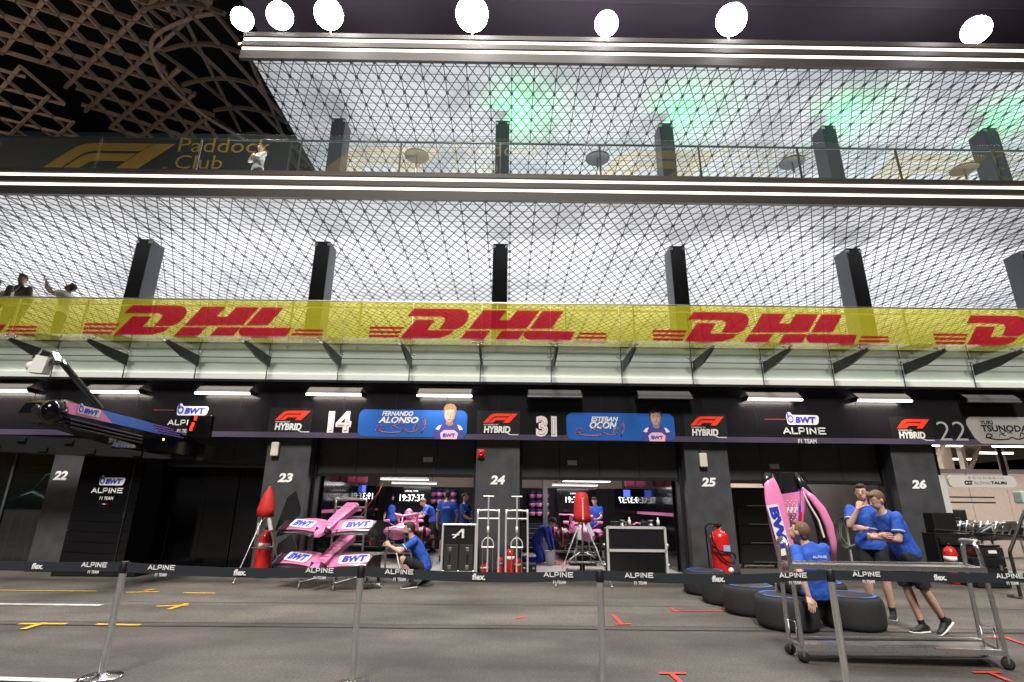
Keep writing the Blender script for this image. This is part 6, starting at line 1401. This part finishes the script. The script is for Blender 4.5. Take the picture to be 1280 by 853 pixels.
m.tube(smooth_pts([(-hw, 0, .12), (-hw, 0, 1.55), (-hw + .08, 0, 1.66), (hw - .08, 0, 1.66), (hw, 0, 1.55), (hw, 0, .12)], 3), .024, 8)
for z in (1.5, 1.30, .75, .3): m.tube([(-hw, 0, z), (hw, 0, z)], .018, 8)
m.build('upright_frame', STEEL, s)
for sx in (-hw, hw): m = MB(); m.tube([(sx, 0, .12), (sx, -1.05, .12)], .022, 8); m.tube([(sx, .1, .12), (sx, .35, .12)], .022, 8); m.tube([(sx, -1.05, .12), (sx, -1.05, .3)], .02, 8); m.build('foot_rail', STEEL, s)
for z in (1.16, .52):
    for sx in (-.2, .2): m = MB(); m.tube([(sx, 0, z - .02), (sx, -.95, z - .07 - .02)], .016, 7); m.build('support_arm', STEEL, s)
for sx in (-hw, hw):
    for yy in (-1.05, .35): m = MB(); m.lathe([(.02, -.02), (.055, -.018), (.055, .018), (.02, .02)], (sx, yy, .055), 14, axis=(1, .3, 0)); m.build('castor', STEEL, s)
# white card lying on the ground
s = MB(); q = G(464, 735); s.bbox((q.x - .20, q.y - .12, .0), (q.x + .20, q.y + .16, .03), .01); s2 = s.build('tool_tray', CARBON); tag(s2, 'low black tray with white parts on the ground in front of the crouching man', 'tray')
m = MB(); 
for k in range(7): m.lathe([(.02, 0), (.018, .05)], (q.x - .15 + .05 * k, q.y + .02 * (k % 2), .03), 8)
m.build('white_part', WHITE, s2)
# jack frame between wings and man
s = thing('jack_frame', 'low grey jack frame with an upright hoop behind the crouching man', 'jack', (PX(492, 715, 12.9), 12.9, 0))
m = MB(); m.tube(smooth_pts([(-.2, 0, .1), (-.2, 0, .95), (-.12, 0, 1.05), (.12, 0, 1.05), (.2, 0, .95), (.2, 0, .1)], 3), .02, 8); m.tube([(-.2, 0, .62), (.2, 0, .62)], .018, 7); m.build('hoop', STEEL, s)
m = MB(); m.tube([(-.2, 0, .1), (-.2, -.6, .08)], .02, 7); m.tube([(.2, 0, .1), (.2, -.6, .08)], .02, 7); m.tube([(-.2, -.6, .08), (.2, -.6, .08)], .02, 7); m.tube([(0, 0, .62), (.25, -.4, .1)], .02, 7); m.build('base', STEEL, s)
for sx in (-.2, .2): m = MB(); m.lathe([(.05, -.02), (.055, 0), (.05, .02)], (sx, -.6, .055), 14, axis=(1, 0, 0)); m.build('wheel', RUBBER, s)
# black brake assembly beside the left tripod
s = thing('spare_assembly', 'black carbon side pieces with white print leaning by the pier', 'car part', (PX(352, 690, 12.7), 12.7, 0))
m = MB(); m.prism([(-.2, .0), (.28, .35), (.3, .5), (.15, .9), (-.02, .75), (-.1, .4)], (0, 0, .95), V((1, .2, 0)), ZA, .04); m.build('upper_piece', CARBON, s); m = MB(); m.prism([(-.2, .0), (.28, .25), (.3, .4), (.15, .7), (-.1, .5)], (0, .05, .2), V((1, .2, 0)), ZA, .04); m.build('lower_piece', CARBON, s)
m = MB(); m.prism([(-.02, .55), (.12, .75), (.14, .70), (.02, .5)], (0, -.03, .95), V((1, .2, 0)), ZA, .004); m.prism([(.06, .42), (.2, .62), (.22, .56), (.1, .38)], (0, -.03, .95), V((1, .2, 0)), ZA, .004); m.build('white_print', wcol, s)
m = MB(); m.tube([(0, .1, 0), (0, .1, 1.5)], .02, 7); m.tube([(-.3, -.2, .02), (0, .1, .3), (.3, -.2, .02)], .018, 7); m.build('rack_post', STEEL, s)
# ---- pink engine covers standing on end
s = thing('engine_cover', 'tall pink side panel with white and blue vertical lettering standing by the seated man', 'bodywork', (0, 0, 0), group='upright pink bodywork')
def sheetpoly(pxs, Y, mt, nm, par, th=.06, dY=0):
    pts = [P(px, py, Y) for px, py in pxs]; m = MB(); n = len(pts); m.add(pts + [p + V((0, th, 0)) for p in pts], [tuple(range(n)), tuple(range(n, 2 * n))[::-1]] + [(i, n + i, n + (i + 1) % n, (i + 1) % n) for i in range(n)]); return m.build(nm, mt, par)
def blade(cl, hw, Y, mt, nm, par, bulge=.12):
    """curved shell following a centre line of photo points, with real depth"""
    pts = [P(px, py, Y) + V((0, bulge * math.sin(math.pi * i / (len(cl) - 1)) * -1, 0)) for i, (px, py) in enumerate(cl)]
    m = MB(); m.sweep(pts, [(w_, .05) for w_ in hw], XA, n=16); return m.build(nm, mt, par)
YC = 11.6
blade([(962, 594), (962, 606), (965, 625), (970, 650), (976, 675), (981, 697), (984, 712)], [.06, .15, .20, .22, .21, .19, .15], YC, PINK, 'panel', s)
m = MB(); m.sweep([P(961, 592, YC), P(961, 600, YC - .02), P(962, 608, YC - .04)], [(.08, .06), (.13, .06), (.155, .055)], XA, n=12); m.build('black_tip', CARBON, s)
a0 = P(983, 694, YC - .21); a1 = P(965, 631, YC - .21); X = (a1 - a0).normalized(); Yv = V((0, -1, 0)).cross(X); Yv = Yv if Yv.x > 0 else -Yv
Xd = -X; Yd = V((1, 0, 0)); Yd = (Yd - Xd * Yd.dot(Xd)).normalized()
m = MB(); L_ = (a1 - a0).length; m.prism([(0, 0), (L_, 0), (L_, .24), (0, .24)], a1 - Yd * .12, Xd, Yd, -.006 if Xd.cross(Yd).y > 0 else .006); m.build('logo_plate', WHITEPRINT, s)
lettering('BWT', a1 - Yd * .09 + Xd * .05 + V((0, -.012, 0)), Xd, Yd, L_ - .1, .19, BLUE, s, bold=.06)
s = thing('engine_cover', 'pink spotted nose panel with a blue fin line standing in the middle of the bodywork', 'bodywork', (0, 0, 0), group='upright pink bodywork')
m = MB(); Y0 = YC + .15
prof = [((976, 618), (1006, 612)), ((977, 628), (1008, 622)), ((980, 640), (1008, 636)), ((985, 650), (1005, 648)), ((989, 657), (1002, 656))]
vs = []; fs = []; nn = 8
for (l, r_) in prof:
    a, b_ = P(*l, Y0), P(*r_, Y0)
    for k in range(nn + 1): t = k / nn; p = a.lerp(b_, t); p.y -= .22 * math.sin(math.pi * t); vs.append(p)
for (l, r_) in prof:
    a, b_ = P(*l, Y0 + .05), P(*r_, Y0 + .05)
    for k in range(nn + 1): t = k / nn; p = a.lerp(b_, t); p.y -= .20 * math.sin(math.pi * t) ; vs.append(p)
off = len(prof) * (nn + 1)
for i in range(len(prof) - 1):
    for k in range(nn): a = i * (nn + 1) + k; fs += [(a, a + nn + 1, a + nn + 2, a + 1), (off + a, off + a + 1, off + a + nn + 2, off + a + nn + 1)]
m.add(vs, fs, 0, True); m.build('shell', PINK, s)
m = MB(); p0, p1 = P(999, 612, Y0 - .20), P(1000, 655, Y0 - .22); m.bar(p0, p1, .045, .02, upv=(0, 1, 0)); m.build('blue_line', BLUE, s); m = MB(); m.bar(P(1001, 640, Y0 - .22), P(1001, 656, Y0 - .23), .05, .02, upv=(0, 1, 0)); m.build('red_line', RED, s)
m = MB()
for i in range(9):
    for j in range(7):
        if (i + j) % 2: continue
        q = P(979 + j * 2.6 + i * .6, 626 + i * 3.0, Y0 - .205 * math.sin(math.pi * min(1, (3 + j * 2.6) / 30)) - .012); m.lathe([(.012, 0), (.012, .004)], q, 7, axis=(0, -1, 0))
m.build('spot_pattern', WHITEPRINT, s)
m = MB(); [m.bar(P(983 + 5 * k, 641, Y0 - .23), P(986 + 5 * k, 634, Y0 - .23), .03, .006, upv=(0, 1, 0)) for k in range(3)]; m.build('crest_print', wcol, s)
m = MB(); m.tube([P(975, 590, Y0 + .1), P(977, 612, Y0 + .1)], .05, 8); m.bbox(P(978, 606, Y0 + .12) - V((.05, .02, .3)), P(1005, 600, Y0 + .2) + V((.0, .1, .15)), .02); m.build('stand', CARBON, s)
s = thing('engine_cover', 'curved pink edge blade with black inner side rising behind the seated man', 'bodywork', (0, 0, 0), group='upright pink bodywork')
blade([(1002, 611), (1012, 622), (1022, 637), (1031, 656), (1038, 678), (1042, 702)], [.03, .07, .09, .09, .075, .05], YC + .1, PINK, 'pink_edge', s, .16)
blade([(994, 592), (1001, 606), (1010, 624), (1019, 642), (1026, 662), (1030, 690)], [.04, .09, .13, .15, .14, .10], YC + .25, CARBON, 'inner_skin', s, .1)
m = MB(); m.tube([P(x_, y_, YC + .02) for x_, y_ in ((1003, 615), (1012, 632), (1023, 650), (1030, 672))], .022, 6); m.build('white_seal', wcol, s)
# ---- equipment at the right edge
case(1240, 716, 12.0, .72, .60, 'large black case with a handle at the right edge beyond the trolley')
s = thing('equipment_case', 'black case with a white label on top of the large right edge case', 'case', (PX(1246, 716, 12.05), 12.05, .605), group='black equipment cases'); m = MB(); m.bbox((-.26, 0, 0), (.26, .36, .20), .02); m.build('body', CARBON, s); m = MB(); m.box((-.08, -.006, .08), (.1, -.001, .14)); m.build('label', WHITEPRINT, s); m = MB(); m.bbox((-.24, .02, .205), (.24, .34, .25), .02); m.build('lid', BLACK, s)
s = thing('tool_tower', 'black tool tower with open drawers beside pier twenty-six', 'cabinet', (PX(1200, 710, 12.9), 12.9, 0)); m = MB(); m.bbox((-.42, 0, .08), (.42, .5, 1.05), .02); m.build('carcass', BLACK, s)
for k in range(4): m = MB(); m.bbox((-.38, -.05 - .04 * (k % 2), .14 + k * .22), (.38, -.002, .30 + k * .22), .01); m.build('drawer', CARBON, s)
m = MB(); m.bbox((-.3, .1, 1.06), (.25, .4, 1.50), .03); m.build('monitor', BLACK, s)
small_ext(1193, 716, 12.6, .85, 'tall red extinguisher half hidden behind the right trolley hoop')
def rig(px, Y, sc, lab):
    """engine and gearbox parts on a stand"""
    s = thing('engine_stand', lab, 'engine stand', (PX(px, 690, Y), Y, 0), group='engine stands in the bright garage'); rnd = random.Random(px)
    m = MB(); m.sweep([(-.7 * sc, 0, .85), (-.2 * sc, 0, 1.0), (.3 * sc, 0, 1.0), (.8 * sc, 0, .8)], [(.12, .12), (.26, .25), (.22, .24), (.1, .1)], YA, n=12); m.build('engine_block', CARBON, s)
    m = MB(); [m.tube(smooth_pts([(-.5 * sc + .2 * k, -.26, .9), (-.45 * sc + .2 * k, -.32, 1.1), (-.3 * sc + .2 * k, -.2, 1.25), (-.1 * sc + .2 * k, 0, 1.2)], 4), .025, 7) for k in range(5)]; m.build('exhaust_pipe', STEEL, s)
    m = MB(); [m.bbox((rnd.uniform(-.7, .5) * sc, -.3, 1.0 + .05 * k), (rnd.uniform(-.4, .8) * sc, -.2, 1.08 + .05 * k), .01) for k in range(5)]; m.build('fitting', ALU, s)
    m = MB(); [m.bar((a, b_, 0), (a * .8, b_ * .6, .85), .04) for a in (-.6 * sc, .6 * sc) for b_ in (-.25, .25)]; m.bar((-.6 * sc, 0, .3), (.6 * sc, 0, .3), .04); m.build('stand', STEEL, s)
rig(1215, 16.2, 1.0, 'engine parts on a stand behind the tool tower in the bright garage'); rig(1262, 15.6, 1.1, 'engine parts on a stand nearest the right edge of the photo')
for px, Y, h_, lab in ((1190, 17.4, 1.55, 'tall black cabinet against the beige wall next to the pier'),): cabinet(PX(px, 650, Y), Y, 1.0, .6, h_, lab, 6)
s = thing('boom_arm', 'thin black inclined arm with a hanging head at the right edge', 'boom arm', (0, 0, 0)); a, b_ = P(1262, 690, 10.8), P(1284, 630, 10.8); m = MB(); m.tube([a, b_], .03, 8); m.tube([(a.x, a.y, 0.02), a], .03, 8); m.lathe([(.2, 0), (.2, .03)], (a.x, a.y, 0), 16); m.build('arm', CARBON, s); m = MB(); q = P(1277, 622, 10.8); m.bbox(q - V((.08, .1, .12)), q + V((.08, .1, .12)), .03); m.build('head', mat('pale_green_head', (.45, .6, .52), .4), s)
m = MB(); q0 = P(1168, 662, 12.6); q1 = P(1280, 671, 12.2); m.tube([q0, q1], .018, 8); m.tube([(q0.x, q0.y, .02), q0], .02, 8); m.tube([(q1.x, q1.y, .02), q1], .02, 8); tag(m.build('barrier_rail', BLACK), 'thin black rail across the front of the bright neighbouring garage', 'rail')
